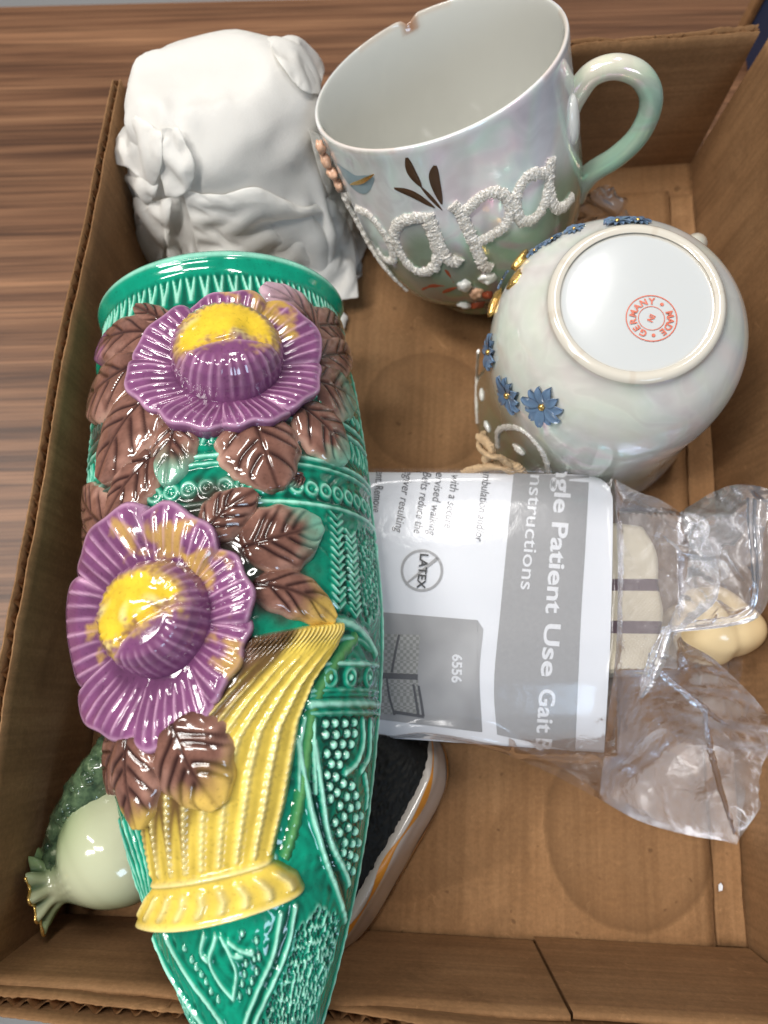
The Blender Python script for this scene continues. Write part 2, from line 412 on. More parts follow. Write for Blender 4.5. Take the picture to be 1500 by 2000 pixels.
A1 = lambda L: c2(L, 100, 450, 2.143)     # three enlargements of the vase and one of its beads
A2 = lambda L: c2(L, 100, 950, 2.143)
A3 = lambda L: c2(L, 100, 1450, 2.143)
A9 = lambda L: c2(L, 620, 1400, 4.0)

vase = empty('wall_pocket_vase', tuple(VO)); vase['label'] = 'green majolica wall pocket vase with purple flowers and yellow basket in relief'
vase['category'] = 'vase'
def vobj(name, V, F, col, parent=vase, mat=GLAZE):
    o = obj(name, np.asarray(V).reshape(-1, 3), F, mat, parent, col); 
    return o
_inv = Matrix.Translation(-Vector(VO))
GD, GM, GL_ = lin(0, 70, 56), lin(4, 144, 114), lin(166, 230, 208)
def blur(h, r):
    k = np.ones(2 * r + 1) / (2 * r + 1)
    for ax in (0, 1):
        for _ in range(2):
            pad = [(0, 0)] * 2; pad[ax] = (r, r)
            hp = np.pad(h, pad, mode='edge'); cs = np.cumsum(hp, ax); z = np.zeros_like(np.take(cs, [0], ax)); cs = np.concatenate([z, cs], ax)
            n = h.shape[ax]; h = (np.take(cs, np.arange(2 * r + 1, 2 * r + 1 + n), ax) - np.take(cs, np.arange(0, n), ax)) / (2 * r + 1)
    return h
# ---- body with its moulded relief
NU, NT = 400, 700
us = np.linspace(-math.pi / 2 * UW, math.pi / 2 * UW, NU); ts_ = np.linspace(.0210, VL, NT)
UU, TTg = np.meshgrid(us, ts_, indexing='ij'); HH = np.zeros((NU, NT))
def arc_u(u, t): return u * vW(t) / UW     # true width along the girth
def window(pts, pad):
    lo = pts.min(0) - pad; hi = pts.max(0) + pad
    i0, i1 = np.searchsorted(us, [lo[0], hi[0]]); j0, j1 = np.searchsorted(ts_, [lo[1], hi[1]])
    return slice(max(i0, 0), min(i1 + 1, NU)), slice(max(j0, 0), min(j1 + 1, NT))
def seg_dist(U, T, P):
    best = np.full(U.shape, 9.)
    for a, b in zip(P[:-1], P[1:]):
        d = b - a; l2 = (d ** 2).sum() + 1e-12; q = np.clip(((U - a[0]) * d[0] + (T - a[1]) * d[1]) / l2, 0, 1)
        best = np.minimum(best, np.hypot(U - a[0] - q * d[0], T - a[1] - q * d[1]))
    return best
def stroke(P, w=.0010, h=.0009, px=True, n=0):
    P = vpix(P) if px else np.asarray(P, float)
    if n: P = spline(P, n)
    s = window(P, w * 2.2)
    if HH[s].size == 0: return
    d = seg_dist(UU[s], TTg[s], P); v = h * np.exp(-(d / w) ** 2.0 * 1.2)
    HH[s] = np.where(np.abs(v) > np.abs(HH[s]), v, HH[s])
def bead(c, r=.0011, h=.0011, ring=False):
    s = window(np.array([c]), r * 2.4)
    if HH[s].size == 0: return
    d = np.hypot(UU[s] - c[0], TTg[s] - c[1])
    v = h * np.exp(-((d - r) / (r * .42)) ** 2) if ring else h * np.sqrt(np.clip(1 - (d / r) ** 2, 0, 1)) - .25 * h * np.exp(-((d - 1.35 * r) / (.35 * r)) ** 2)
    HH[s] = np.where(np.abs(v) > np.abs(HH[s]), v, HH[s])
def tband(p): return float(vpix([p])[0, 1])
def girth(t, w, h, a=-1.5, b=1.5): stroke([(x, t) for x in np.linspace(a * UW, b * UW, 12)], w, h, px=False)
# bands round the upper body
for p, w, h in (((683, 786), .0008, .0008), ((693, 847), .0009, .0010), ((695, 866), .0009, .0010), ((683, 921), .0009, .0010), ((702, 945), .0008, .0008), ((697, 1008), .0009, .0009)):
    girth(tband(p), w, h)
for p, r in (((680, 814), .0017), ((706, 986), .0019)):
    t0 = tband(p)
    for k in range(-12, 13): 
        bead((k * .0052 + .001, t0), r, .0008, ring=True); bead((k * .0052 + .001, t0), r * .45, .0006)
t0 = tband((697, 892))
for k in range(-14, 15):
    u0 = k * .0048
    stroke([(u0, t0 - .0032), (u0 + .0016, t0), (u0 + .0002, t0 + .0030)], .0007, .0008, px=False); stroke([(u0 + .0018, t0 - .003), (u0 + .0030, t0 + .0005), (u0 + .0028, t0 + .003)], .0006, .0007, px=False)
# herring-bone columns and scales below
for xs in ((657, 1015, 662, 1190), (684, 1050, 694, 1205)):
    a, b = vpix([(xs[0], xs[1]), (xs[2], xs[3])])
    for k in range(13):
        q = a + (b - a) * k / 12
        for sg in (-1, 1): stroke([q, q + np.array([sg * .0026, -.0022])], .00055, .0007, px=False)
    stroke([a, b], .0006, -.0004, px=False)
def scales(poly, step, r, h, px=True, seed=1):
    P = vpix(poly) if px else np.asarray(poly); lo, hi = P.min(0), P.max(0); rr = np.random.default_rng(seed)
    k = 0
    for j, t in enumerate(np.arange(lo[1], hi[1], step * .86)):
        for u in np.arange(lo[0] + (j % 2) * step / 2, hi[0], step):
            q = np.array([u, t]) + rr.normal(size=2) * step * .15
            # inside?
            ins = False; m = len(P)
            for a in range(m):
                x1, y1 = P[a]; x2, y2 = P[(a + 1) % m]
                if (y1 > q[1]) != (y2 > q[1]) and q[0] < (x2 - x1) * (q[1] - y1) / (y2 - y1) + x1: ins = not ins
            if ins: bead(q, r * (0.8 + .4 * rr.random()), h); k += 1
scales([(697, 1030), (730, 1050), (737, 1200), (716, 1215), (700, 1190)], .0020, .0011, -.0006)
scales([(668, 1035), (680, 1040), (682, 1180), (668, 1160)], .0020, .0011, -.0006)
# lower band with roundels, architrave, pilaster and beads
stroke(A2([(1180, 560), (1260, 585), (1320, 640), (1352, 700)]), .0017, .0012, n=16)
stroke(A2([(1190, 640), (1280, 640), (1340, 690)]), .0010, .0008, n=12)
for y, w, h in ((742, .0009, .0009), (852, .0008, .0008), (872, .0008, .0007), (908, .0016, .0013), (946, .0009, .0009)):
    stroke(A2([(1085, y + 4), (1180, y), (1260, y), (1362, y + 8)]), w, h, n=12)
for x in (1165, 1250, 1326):
    q = vpix(A2([(x, 800)]))[0]; bead(q, .0023, .0008, ring=True); bead(q, .0012, .0011)
for L in ([(1060, 970), (1040, 1100), (1036, 1286)], [(1098, 975), (1098, 1120), (1106, 1286)]): stroke(A2(L), .0010, .0009, n=12)
for L in ([(1035, 0), (1060, 150), (1100, 330), (1150, 500), (1200, 640), (1225, 745)], [(1100, 0), (1130, 200), (1170, 420), (1240, 590)]): stroke(A3(L), .0013, .0011, n=24)
stroke(A3([(1068, 0), (1095, 170), (1135, 360), (1180, 520)]), .0012, -.0007, n=20)
for p in A9([(65, 55), (135, 50), (212, 50), (285, 45), (65, 140), (145, 140), (228, 130), (288, 130), (125, 220), (195, 215), (262, 215), (75, 290), (158, 298), (220, 298), (108, 368), (172, 372), (75, 455), (142, 470), (200, 520), (265, 540), (95, 545), (150, 590), (100, 640), (228, 625), (295, 615), (175, 695), (255, 710), (310, 690), (205, 780), (292, 790), (335, 775), (137, 825), (240, 865), (290, 895), (170, 905), (210, 980), (268, 990), (315, 985), (198, 1060), (250, 1075), (290, 1100), (230, 1165), (270, 1205)]):
    bead(vpix([p])[0], .00125, .0012)
for L in ([(345, 30), (350, 200), (300, 360), (215, 440)], [(405, 40), (392, 300), (335, 425)], [(360, 450), (378, 600), (372, 700)]): stroke(A9(L), .0011, .0010, n=16)
# straps of the lower lattice, sprig and dots, pitted grounds
for L in ([(1020, 690), (990, 850), (930, 1000), (850, 1179)], [(960, 720), (930, 880), (880, 1000), (810, 1179)], [(480, 800), (560, 950), (660, 1090), (720, 1179)], [(430, 820), (520, 1000), (640, 1179)]): stroke(A3(L), .0012, .0011, n=20)
for L in ([(640, 810), (630, 880), (655, 912)], [(690, 815), (665, 915), (705, 1000), (762, 1070)], [(712, 815), (755, 900), (775, 970), (764, 1066)], [(745, 835), (795, 870), (842, 880)], [(735, 850), (760, 890), (800, 893)]): stroke(A3(L), .0010, .0009, n=14)
for p in A3([(800, 800), (860, 830), (870, 900), (850, 905), (815, 925), (860, 960), (810, 970), (840, 1000), (800, 1010), (830, 1040), (560, 860), (590, 910), (610, 940), (630, 970), (650, 1000), (670, 1040), (790, 1060), (700, 1075)]): bead(vpix([p])[0], .0009, .0008)
scales(A3([(1040, 770), (1120, 690), (1205, 745), (1180, 900), (1120, 1080), (1080, 1175), (880, 1175), (960, 1000), (1020, 860)]), .0023, .0012, -.0007, seed=3)
scales(A3([(400, 800), (430, 850), (520, 1010), (630, 1175), (560, 1175), (470, 980)]), .0021, .0011, -.0006, seed=4)
for k in range(5): stroke(A3([(262 + k * 22, 330), (330 + k * 18, 520), (395 + k * 8, 680)]), .0007, .0007, n=12)
stroke(A3([(950, 60), (935, 250), (900, 440), (935, 480)]), .0012, .0009, n=14)
# pits where the mirrored side goes on, out of sight
HH += .00012 * np.sin(UU * 900 + 3 * np.sin(TTg * 400)) * np.sin(TTg * 760 + 2 * np.sin(UU * 300))
edge = np.minimum(us - us[0], us[-1] - us)[:, None]
HH += .0010 * np.exp(-((edge - .0018) / .0012) ** 2) * smooth(.021, .034, TTg)         # plain fillet along the sides
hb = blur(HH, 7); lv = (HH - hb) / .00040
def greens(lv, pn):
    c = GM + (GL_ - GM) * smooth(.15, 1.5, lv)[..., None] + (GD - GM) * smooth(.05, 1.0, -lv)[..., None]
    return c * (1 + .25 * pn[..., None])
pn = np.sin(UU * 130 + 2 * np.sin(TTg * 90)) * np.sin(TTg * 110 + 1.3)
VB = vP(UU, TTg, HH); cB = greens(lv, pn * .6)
# the brown leaf glaze pools on the ground between the leaves
for px_, r_ in (((620, 640), .012), ((650, 720), .012), ((330, 625), .011), ((230, 700), .014), ((210, 800), .015), ((270, 860), .016), ((240, 950), .014), ((180, 1000), .010), ((540, 850), .012), ((620, 840), .012), ((430, 1010), .012), ((480, 1040), .012), ((500, 1110), .013), ((560, 1150), .012), ((330, 1480), .018), ((260, 1530), .016), ((215, 1500), .012)):
    q = vpix([px_])[0]; d = np.hypot(UU - q[0], TTg - q[1]) / r_; f = smooth(1.15, .55, d + .18 * pn + .1 * np.sin(UU * 700) * np.sin(TTg * 640))
    cB = cB + (lin(58, 34, 32) - cB) * (.85 * f)[..., None]
# brown and yellow glaze that ran over its border
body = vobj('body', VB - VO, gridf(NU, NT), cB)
# flat back
nb_ = 60; tb = np.linspace(.0005, VL, 120); xb = np.linspace(-1, 1, nb_)
PB = VO + VT * tb[None, :, None] + VS * (xb[:, None] * vW(tb)[None])[..., None] - VN * .0004
obj('back_plate', PB.reshape(-1, 3) - VO, gridf(nb_, 120), GLAZE, vase, np.tile(GM, (nb_ * 120, 1)))
# ---- rim: rolled lip, toothed hollow below it, and the mouth
nr, nt_r = 360, 90
phr = np.linspace(-math.pi / 2, math.pi / 2, nr); tr_ = np.linspace(0, .0235, nt_r); RS = 1.22
ex = spline([(0, .0012), (.0010, .0034), (.0030, .0046), (.0050, .0040), (.0075, .0018), (.0115, .0006), (.018, .0007), (.0215, .0014), (.0235, .0001)], 300)
ex = np.interp(tr_, ex[:, 0], ex[:, 1])
UR, TR = np.meshgrid(phr * UW, tr_, indexing='ij'); HR = np.tile(ex, (nr, 1)).astype(float)
tooth = np.zeros_like(HR)
for k in range(-15, 16):
    u0 = k * .0050
    for du, sl in ((0, .26), (.0022, -.10)):
        uu_ = u0 + du + sl * (TR - .011); tooth = np.maximum(tooth, np.exp(-((UR - uu_) / (.00042 + .05 * (TR - .008))) ** 2) * smooth(.0078, .0100, TR) * (1 - smooth(.0170, .0190, TR)))
HR += .0008 * tooth
lr = tooth * 1.7 + 1.1 * np.exp(-((TR - .0030) / .0014) ** 2) - .75 * smooth(.0065, .0095, TR) * (1 - tooth) + .6 * smooth(.0195, .0215, TR)
PR = vP(UR, TR * RS - .0052, HR)
inner = []
for hh, tt in ((-.0020, 0.0), (-.0045, .003), (-.0050, .02), (-.0055, .05)): inner.append(vP(UR[:, :1], TR[:, :1] * 0 + tt - .0052, np.full((nr, 1), hh)))
PR = np.concatenate(inner[::-1] + [PR], 1)
lr = np.concatenate([np.zeros((nr, 4)), lr], 1)
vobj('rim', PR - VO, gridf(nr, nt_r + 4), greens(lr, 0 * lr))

# ---- leaves
BRN, BRD, BRL = lin(124, 86, 74), lin(44, 20, 19), lin(200, 164, 146)
def leaf(base, tip, wpx, bend=0.0, h0=.0016, h1=.0034, tint=None, tintw=.25, dark=0.0, nveins=3, asym=0.0, tipcol=None):
    """base, tip and half-width in photograph pixels measured on the vase surface"""
    b, t = vpix([base, tip], .002); ax = t - b; L = np.linalg.norm(ax); ax = ax / L; sd = np.array([-ax[1], ax[0]])
    # half width in metres from the pixel width at mid leaf
    mid = (np.array(base) + np.array(tip)) / 2; dpx = np.array(tip, float) - np.array(base, float); dpx /= np.linalg.norm(dpx); npx = np.array([-dpx[1], dpx[0]])
    q = vpix([mid + npx * wpx * .6, mid - npx * wpx * .6], .002); hw = np.linalg.norm(q[0] - q[1]) / 1.2 * 1.14
    na, nb2 = 45, 57; a = np.linspace(-1, 1, na); s = np.linspace(0, 1, nb2); A, S = np.meshgrid(a, s, indexing='ij')
    wid = hw * (np.sin(math.pi * np.clip(S, 0, 1) ** .80) ** .62) * (1 + .035 * np.sin(S * 26 + A)) 
    wid = np.maximum(wid, hw * .02)
    cx = bend * L * np.sin(math.pi * S) 
    U = b[0] + ax[0] * S * L + sd[0] * (A * wid + cx + asym * hw * S); Tt = b[1] + ax[1] * S * L + sd[1] * (A * wid + cx + asym * hw * S)
    rimf = np.clip(1 - np.abs(A) ** 7, 0, 1) * smooth(0, .05, S) * (1 - smooth(.95, 1.0, S))
    h = (h0 + (h1 - h0) * np.sin(math.pi * np.minimum(S * .62 + .1, 1))) * (1 - .18 * A ** 2)
    rib = np.exp(-(A * wid / .00055) ** 2) * (1 - .6 * S)
    v = np.zeros_like(S)
    for k in range(nveins):
        s0 = .10 + .62 * k / nveins
        for sg in (-1, 1):
            s0b = s0 + (.05 if sg > 0 else 0)
            line = s0b + .40 * np.abs(A) ** 1.15
            d = (S - line + .03 * np.sin(k * 3 + sg + base[0])) * L * .78
            v = np.maximum(v, np.exp(-(d / (.00062 - .0002 * np.abs(A))) ** 2) * (np.sign(A) == sg) * smooth(.02, .12, np.abs(A)) * (1 - smooth(.60, .88, np.abs(A))))
    groove = np.maximum(rib, v)
    h = h - .00060 * groove + .0004 * np.sin((S * 5 + A * 2)) * .5
    h = h * rimf - .0010 * (1 - rimf)
    lip = np.exp(-((np.abs(A) - .90) / .07) ** 2)
    nz = vnoise(np.stack([U, Tt], -1), 260, 3.1 + base[0])
    nz3 = vnoise(np.stack([U, Tt], -1), 1100, base[1]); c = BRN * (1 + .22 * nz[..., None] + .22 * nz3[..., None]); c = c + (lin(196, 152, 136) - c) * (.50 * smooth(.15, .75, np.abs(A)) * smooth(.15, .4, S) * smooth(-.5, .5, nz))[..., None]
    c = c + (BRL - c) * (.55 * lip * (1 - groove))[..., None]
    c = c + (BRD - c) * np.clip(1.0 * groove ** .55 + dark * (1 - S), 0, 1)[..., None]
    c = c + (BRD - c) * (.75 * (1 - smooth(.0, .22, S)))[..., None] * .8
    if tint is not None: 
        f = smooth(1 - tintw - .2, 1.0, S + .16 * nz + .12 * np.abs(A)); c = c + (tint - c) * (.85 * f * (1 - .5 * groove))[..., None]
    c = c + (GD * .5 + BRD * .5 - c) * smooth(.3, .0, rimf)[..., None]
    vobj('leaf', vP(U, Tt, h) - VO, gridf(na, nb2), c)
GT, YT, PT = lin(120, 190, 165), lin(225, 190, 90), lin(150, 90, 150)
YEL, PUR = lin(236, 196, 34), lin(130, 76, 120)
leaf((628, 660), (508, 556), 34, .10, .0012, .0030, lin(200, 170, 185), .5)
leaf((600, 640), (690, 640), 30, .0, .0010, .0028, GT, .2)
leaf((618, 700), (694, 692), 34, .0, .0012, .0030, BRL, .3)
leaf((612, 740), (700, 790), 36, .0, .0008, .0024, GT, .45)
leaf((345, 640), (258, 598), 24, .0, .0010, .0026)
leaf((310, 650), (178, 702), 30, .05, .0014, .0030, PT, .2)
leaf((268, 708), (166, 806), 34, -.04, .0016, .0032)
leaf((342, 812), (322, 952), 44, .0, .0010, .0026, GT, .35)
leaf((300, 765), (194, 948), 52, .04, .0022, .0038)
leaf((585, 790), (682, 908), 42, -.04, .0016, .0034, GT, .18)
leaf((490, 800), (545, 962), 78, .02, .0020, .0038, None, asym=.0)
leaf((302, 880), (205, 1018), 40, .0, .0010, .0030)
leaf((215, 1040), (160, 955), 26, .0, .0010, .0028)
leaf((205, 1075), (148, 1020), 22, .0, .0010, .0024)
leaf((392, 1050), (505, 958), 44, -.05, .0020, .0036)
leaf((470, 1070), (634, 1022), 66, .03, .0016, .0036, GT, .22, nveins=4)
leaf((488, 1140), (660, 1215), 44, -.08, .0020, .0036, YT, .30)
leaf((250, 1420), (198, 1548), 24, .0, .0010, .0026)
leaf((262, 1425), (288, 1616), 46, .03, .0046, .0064, YT, .10)
leaf((345, 1395), (440, 1570), 84, .05, .0056, .0076, YT, .25, nveins=4)
leaf((600, 925), (560, 945), 16, .0, .0006, .0018, GT, .3)

# ---- basket
bl_ = np.array([(492, 1238), (430, 1310), (352, 1400), (285, 1490), (268, 1560), (275, 1620), (288, 1680), (297, 1724), (284, 1752), (280, 1797)], float)
br_ = np.array([(676, 1208), (666, 1258), (622, 1322), (594, 1402), (580, 1490), (567, 1560), (549, 1632), (541, 1674), (588, 1700), (606, 1733)], float)
bb = np.array([0, .10, .20, .35, .48, .60, .73, .82, .90, 1.0])
L_, R_ = vpix(bl_, .001), vpix(br_, .001)
na, nb2 = 170, 190
A, S = np.meshgrid(np.linspace(0, 1, na), np.linspace(0, 1, nb2), indexing='ij')
Ls = np.stack([np.interp(S, bb, L_[:, i]) for i in (0, 1)], -1); Rs = np.stack([np.interp(S, bb, R_[:, i]) for i in (0, 1)], -1)
Q = Ls + (Rs - Ls) * A[..., None]
Q[..., 1] += .0022 * np.sin(math.pi * A) * smooth(.75, 1, S)
a2 = np.abs(2 * A - 1)
ef = np.clip(1 - a2 ** 14, 0, 1) * smooth(0, .02, S) * (1 - smooth(.975, 1.0, S))
up = S < .805
ribs = np.zeros_like(S); nrb = 9
for k in range(nrb):
    a0 = (k + .5) / nrb; rope = 1 + .22 * np.sin(S * 230 + k)
    ribs = np.maximum(ribs, np.exp(-((A - a0) / .020) ** 2) * rope * smooth(.08, .2, S) * (1 - smooth(.775, .80, S)))
foot = np.zeros_like(S)
for k in range(9):
    a0 = (k + .6) / 9.4; foot = np.maximum(foot, np.exp(-((A - a0 - .10 * (S - .9)) / .022) ** 2) * smooth(.845, .87, S) * (1 - smooth(.93, .955, S)))
band = np.exp(-((S - .815) / .010) ** 2)
lipb = np.exp(-((S - .975) / .014) ** 2)
braid = np.exp(-((S - .045) / .030) ** 2) * (.6 + .4 * np.sin(A * 150 + S * 60))
hB = .0026 + .0012 * np.sin(math.pi * A) + .0009 * ribs + .0011 * foot + .0012 * band + .0016 * braid + .0006 * lipb + .0016 * smooth(.80, .97, S)
hB = hB * ef - .0012 * (1 - ef)
nz = vnoise(Q, 90, 5.0)
c = lin(226, 196, 84) * (1 + .16 * nz[..., None])
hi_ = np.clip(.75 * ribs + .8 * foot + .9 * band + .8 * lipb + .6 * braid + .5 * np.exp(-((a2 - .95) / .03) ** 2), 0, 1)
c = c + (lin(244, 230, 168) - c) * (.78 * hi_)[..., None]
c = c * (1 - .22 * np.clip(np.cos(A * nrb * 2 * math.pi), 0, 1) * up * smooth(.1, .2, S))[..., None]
brn = smooth(.50, .38, A) * smooth(.72, .60, S + .07 * np.cos(A * nrb * 2 * math.pi) + .03 * nz)      # manganese glaze run down between the ribs
c = c + (lin(74, 44, 36) - c) * (.9 * brn * (1 - .6 * ribs))[..., None]
pt = smooth(.25, .0, A + .25 * nz) * smooth(.25, .1, S); c = c + (lin(168, 120, 120) - c) * (.7 * pt)[..., None]
gt = smooth(.93, 1.0, A + .05 * nz) * smooth(.1, .3, S); c = c + (lin(70, 140, 50) - c) * (.85 * gt)[..., None]
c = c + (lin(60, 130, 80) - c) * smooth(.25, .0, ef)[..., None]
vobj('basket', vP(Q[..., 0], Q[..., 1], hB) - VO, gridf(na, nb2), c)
# green handle ridge beside the basket
hp = vpix([(700, 1240), (660, 1290), (618, 1370), (604, 1450), (592, 1540), (575, 1620), (556, 1676)], .001); hp = spline(hp, 60)
for off, colr, wd, hgt in ((.0, lin(24, 122, 76), .0034, .0014),):
    tg = norm(np.gradient(hp, axis=0)); nn = np.stack([-tg[:, 1], tg[:, 0]], -1); a = np.linspace(-1, 1, 15)
    Q = hp[:, None] + nn[:, None] * (a[None, :, None] * wd); h = hgt * (1 - a[None] ** 2) - .0006 + .0002 * np.sin(np.arange(60)[:, None] * 1.9)
    cc = colr + (lin(120, 180, 110) - colr) * (np.exp(-(a / .35) ** 2)[None, :, None] * .7) + np.zeros((60, 1, 1))
    vobj('handle', vP(Q[..., 0], Q[..., 1], h) - VO, gridf(60, 15), cc)

# ---- flowers: ribbed petals round a high closed bud
def flower(cpx, outline, budc, budr, lipdir, yel_shift, n_pet, th0, seed):
    rr = np.random.default_rng(seed)
    c0 = vpix([cpx], .004)[0]; O = vpix(outline, .004) - c0
    ang = np.arctan2(O[:, 1], O[:, 0]); k = np.argsort(ang); ang = ang[k]; rad = np.hypot(O[:, 0], O[:, 1])[k] * .965
    ang = np.r_[ang[-1] - 2 * math.pi, ang, ang[0] + 2 * math.pi]; rad = np.r_[rad[-1], rad, rad[0]]
    rho = lambda th: np.interp((th - ang[0]) % (2 * math.pi) + ang[0], ang, rad)
    bc = vpix([budc], .006)[0] - c0; b0 = np.linalg.norm(vpix([(budc[0] + budr, budc[1])], .006)[0] - vpix([budc], .006)[0])
    # bud
    nth, nr_ = 120, 70; TH, RR = np.meshgrid(np.linspace(0, 2 * math.pi, nth + 1), np.linspace(0, 1, nr_), indexing='ij')
    X = np.cos(TH) * RR; Y = np.sin(TH) * RR
    ld = np.array(lipdir, float); ld /= np.linalg.norm(ld); pd = np.array([-ld[1], ld[0]])
    al = X * ld[0] + Y * ld[1]; ac = X * pd[0] + Y * pd[1]                 # along = towards the folded lip
    nz = vnoise(np.stack([X, Y], -1), 3.2, seed); nz2 = vnoise(np.stack([X, Y], -1), 14, seed + 3.)
    prof = np.interp(RR, [0, .25, .5, .66, .78, .88, .96, 1.0], [.0110, .0109, .0105, .0097, .0082, .0058, .0026, .0006])
    lipline = al - (.10 + .30 * ac ** 2 + .10 * ac) + yel_shift
    step = smooth(-.035, .035, lipline)
    h = prof + .0016 * step * (RR < .9) * smooth(1.0, .6, RR) - .0008 * np.exp(-((lipline + .06) / .05) ** 2) * smooth(.95, .6, RR)
    h += .0010 * nz * smooth(.9, .4, RR) * (1 - step) + .0006 * np.sin(ac * 9 + 2) * (1 - step) * smooth(.8, .3, RR)
    ribs = np.clip(np.sin(TH * 34 + .5 * nz), 0, 1) ** 2 * smooth(.50, .66, RR) * (1 - smooth(.90, 1.0, RR))
    h += .00050 * ribs
    c = PUR * .86 * (1 + .18 * nz[..., None]); c = c + (lin(204, 160, 190) - c) * (.6 * ribs + .55 * np.exp(-((lipline - .02) / .04) ** 2) * smooth(.9, .6, RR))[..., None].clip(0, 1)
    yl = smooth(.16, -.26, lipline + .16 * nz2 + .22 * nz) * smooth(.90, .52, RR + .16 * nz + .10 * nz2)
    yc = lin(236, 200, 50) + (lin(252, 236, 150) - lin(236, 200, 50)) * smooth(.1, .6, nz)[..., None]
    c = c + (yc - c) * (.93 * yl)[..., None]
    mud = np.exp(-((yl - .42) / .25) ** 2) * smooth(-.2, .3, nz2); c = c + (lin(158, 122, 78) - c) * (.7 * mud)[..., None]
    U = c0[0] + bc[0] + X * b0; Tt = c0[1] + bc[1] + Y * b0 * 1.02
    # the bud leans a little with the height so it reads as a closed cup
    bud = vobj('flower', vP(U, Tt, h) - VO, gridf(nth + 1, nr_), c)
    # petals
    cen = th0 + np.arange(n_pet) * 2 * math.pi / n_pet
    for i, tc in enumerate(cen):
        hwid = math.pi / n_pet * 1.16
        na, nr2 = 61, 56; A, S = np.meshgrid(np.linspace(-1, 1, na), np.linspace(.10, 1, nr2), indexing='ij')
        TH = tc + A * hwid
        sc = 1.03 - .085 * np.abs(A) ** 4.0 + .020 * np.cos(A * 8 + i * 1.7) + .03 * rr.normal()
        r = S * rho(TH) * sc
        nz = vnoise(np.stack([A * 2 + i * 7, S * 4], -1), 1.4, seed)
        prof = np.interp(S, [.10, .40, .48, .60, .75, .88, .95, .985, 1.0], [.0012, .0012, .0011, .0018, .0036, .0049, .0051, .0041, .0000])
        lift = .0010 * (A) + .0009 * np.cos(A * math.pi / 2)
        ef = 1 - np.abs(A) ** 10 * .85
        h = (prof + lift * smooth(.45, .8, S)) * ef
        pr = np.clip(np.cos(A * 26 + 1.6 * A * (S - .7) * 8 + i * 2 + .5 * nz), 0, 1) ** 2.6 * (.55 + .45 * np.cos(A * 5 + i) ** 2)
        ribs = pr * smooth(.50 + .06 * np.sin(A * 11 + i), .64, S) * (1 - smooth(.86, .955, S))
        h += .00055 * ribs
        edge = np.maximum(np.exp(-((S - .955) / .022) ** 2), np.exp(-((np.abs(A) - .93) / .05) ** 2) * smooth(.55, .75, S))
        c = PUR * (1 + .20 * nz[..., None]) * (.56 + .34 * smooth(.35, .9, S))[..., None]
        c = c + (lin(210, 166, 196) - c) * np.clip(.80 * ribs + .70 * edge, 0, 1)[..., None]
        U = c0[0] + np.cos(TH) * r; Tt = c0[1] + np.sin(TH) * r
        # yellow spilled on some petals
        for (sx, sy, sr) in SPILL:
            q = vpix([(sx, sy)], .005)[0]; d = np.hypot(U - q[0], Tt - q[1]) / sr
            f = smooth(1.2, .35, d + 1.3 * vnoise(np.stack([U, Tt], -1), 230, seed) + .35 * vnoise(np.stack([U, Tt], -1), 700, seed + 2.)) * .8; c = c + (lin(206, 168, 70) - c) * (.85 * f * (1 - .3 * ribs))[..., None]
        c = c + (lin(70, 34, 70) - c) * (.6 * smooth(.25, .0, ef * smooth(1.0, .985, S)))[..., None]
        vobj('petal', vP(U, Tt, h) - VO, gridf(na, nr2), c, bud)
SPILL = [(520, 590, .0085), (548, 622, .006), (470, 565, .006)]
flower((438, 715), [(632, 690), (628, 760), (590, 800), (500, 830), (410, 842), (310, 818), (243, 762), (250, 700), (300, 640), (380, 592), (470, 575), (560, 596), (612, 640)],
       (445, 676), 122, (0.05, 1), -.12, 7, .25, 11)
SPILL = [(175, 1230, .005), (320, 1050, .0065), (385, 1105, .005), (235, 1050, .004), (448, 1278, .005)]
flower((300, 1215), [(505, 1160), (508, 1200), (485, 1262), (440, 1350), (400, 1415), (310, 1458), (230, 1440), (172, 1395), (150, 1300), (140, 1200), (165, 1080), (240, 995), (320, 966), (395, 1000), (450, 1060)],
       (282, 1200), 126, (.42, .9), -.12, 7, .55, 12)

# ================================================================ lustre mugs
class Lathe:
    def __init__(s, o, n, e, prof):
        s.o = np.asarray(o, float); s.n = norm(n); e = np.asarray(e, float); s.e = norm(e - (e @ s.n) * s.n); s.f = np.cross(s.n, s.e)
        s.prof = np.asarray(prof, float)
    def pt(s, th, r, h):
        th, r, h = np.broadcast_arrays(np.asarray(th, float), r, h)
        return s.o + s.n * h[..., None] + s.e * (r * np.cos(th))[..., None] + s.f * (r * np.sin(th))[..., None]
    def outer(s, h): 
        k = s.prof[:, 1].argmax(); p = s.prof[1:k + 1]; return np.interp(h, p[:, 1], p[:, 0])
    def hit(s, p, lift=0.0):
        d = ray(p); ts = np.linspace(.15, .42, 900); hm = s.prof[:, 1].max()
        def f(P):
            q = P - s.o; h = q @ s.n; r = np.linalg.norm(q - h[..., None] * s.n, axis=-1)
            return np.where((h < 0) | (h > hm), .01, r - s.outer(h) - lift)
        G = f(CAM + d[:, None] * ts[None, :, None]); ins = G < 0; k = np.where(ins.any(1), ins.argmax(1), G.argmin(1)); k = np.maximum(k, 1)
        lo, hi = ts[k - 1], ts[k]
        for _ in range(14):
            m = (lo + hi) / 2; g = f(CAM + d * m[:, None]) < 0; hi = np.where(g, m, hi); lo = np.where(g, lo, m)
        P = CAM + d * hi[:, None]; q = P - s.o; h = q @ s.n; rad = norm(q - h[:, None] * s.n)
        sl = (s.outer(h + .001) - s.outer(h - .001)) / .002
        return P, norm(rad - sl[:, None] * s.n)
C4 = lambda L: c2(L, 600, 0, 2.0833)
C5 = lambda L: c2(L, 880, 380, 2.419)
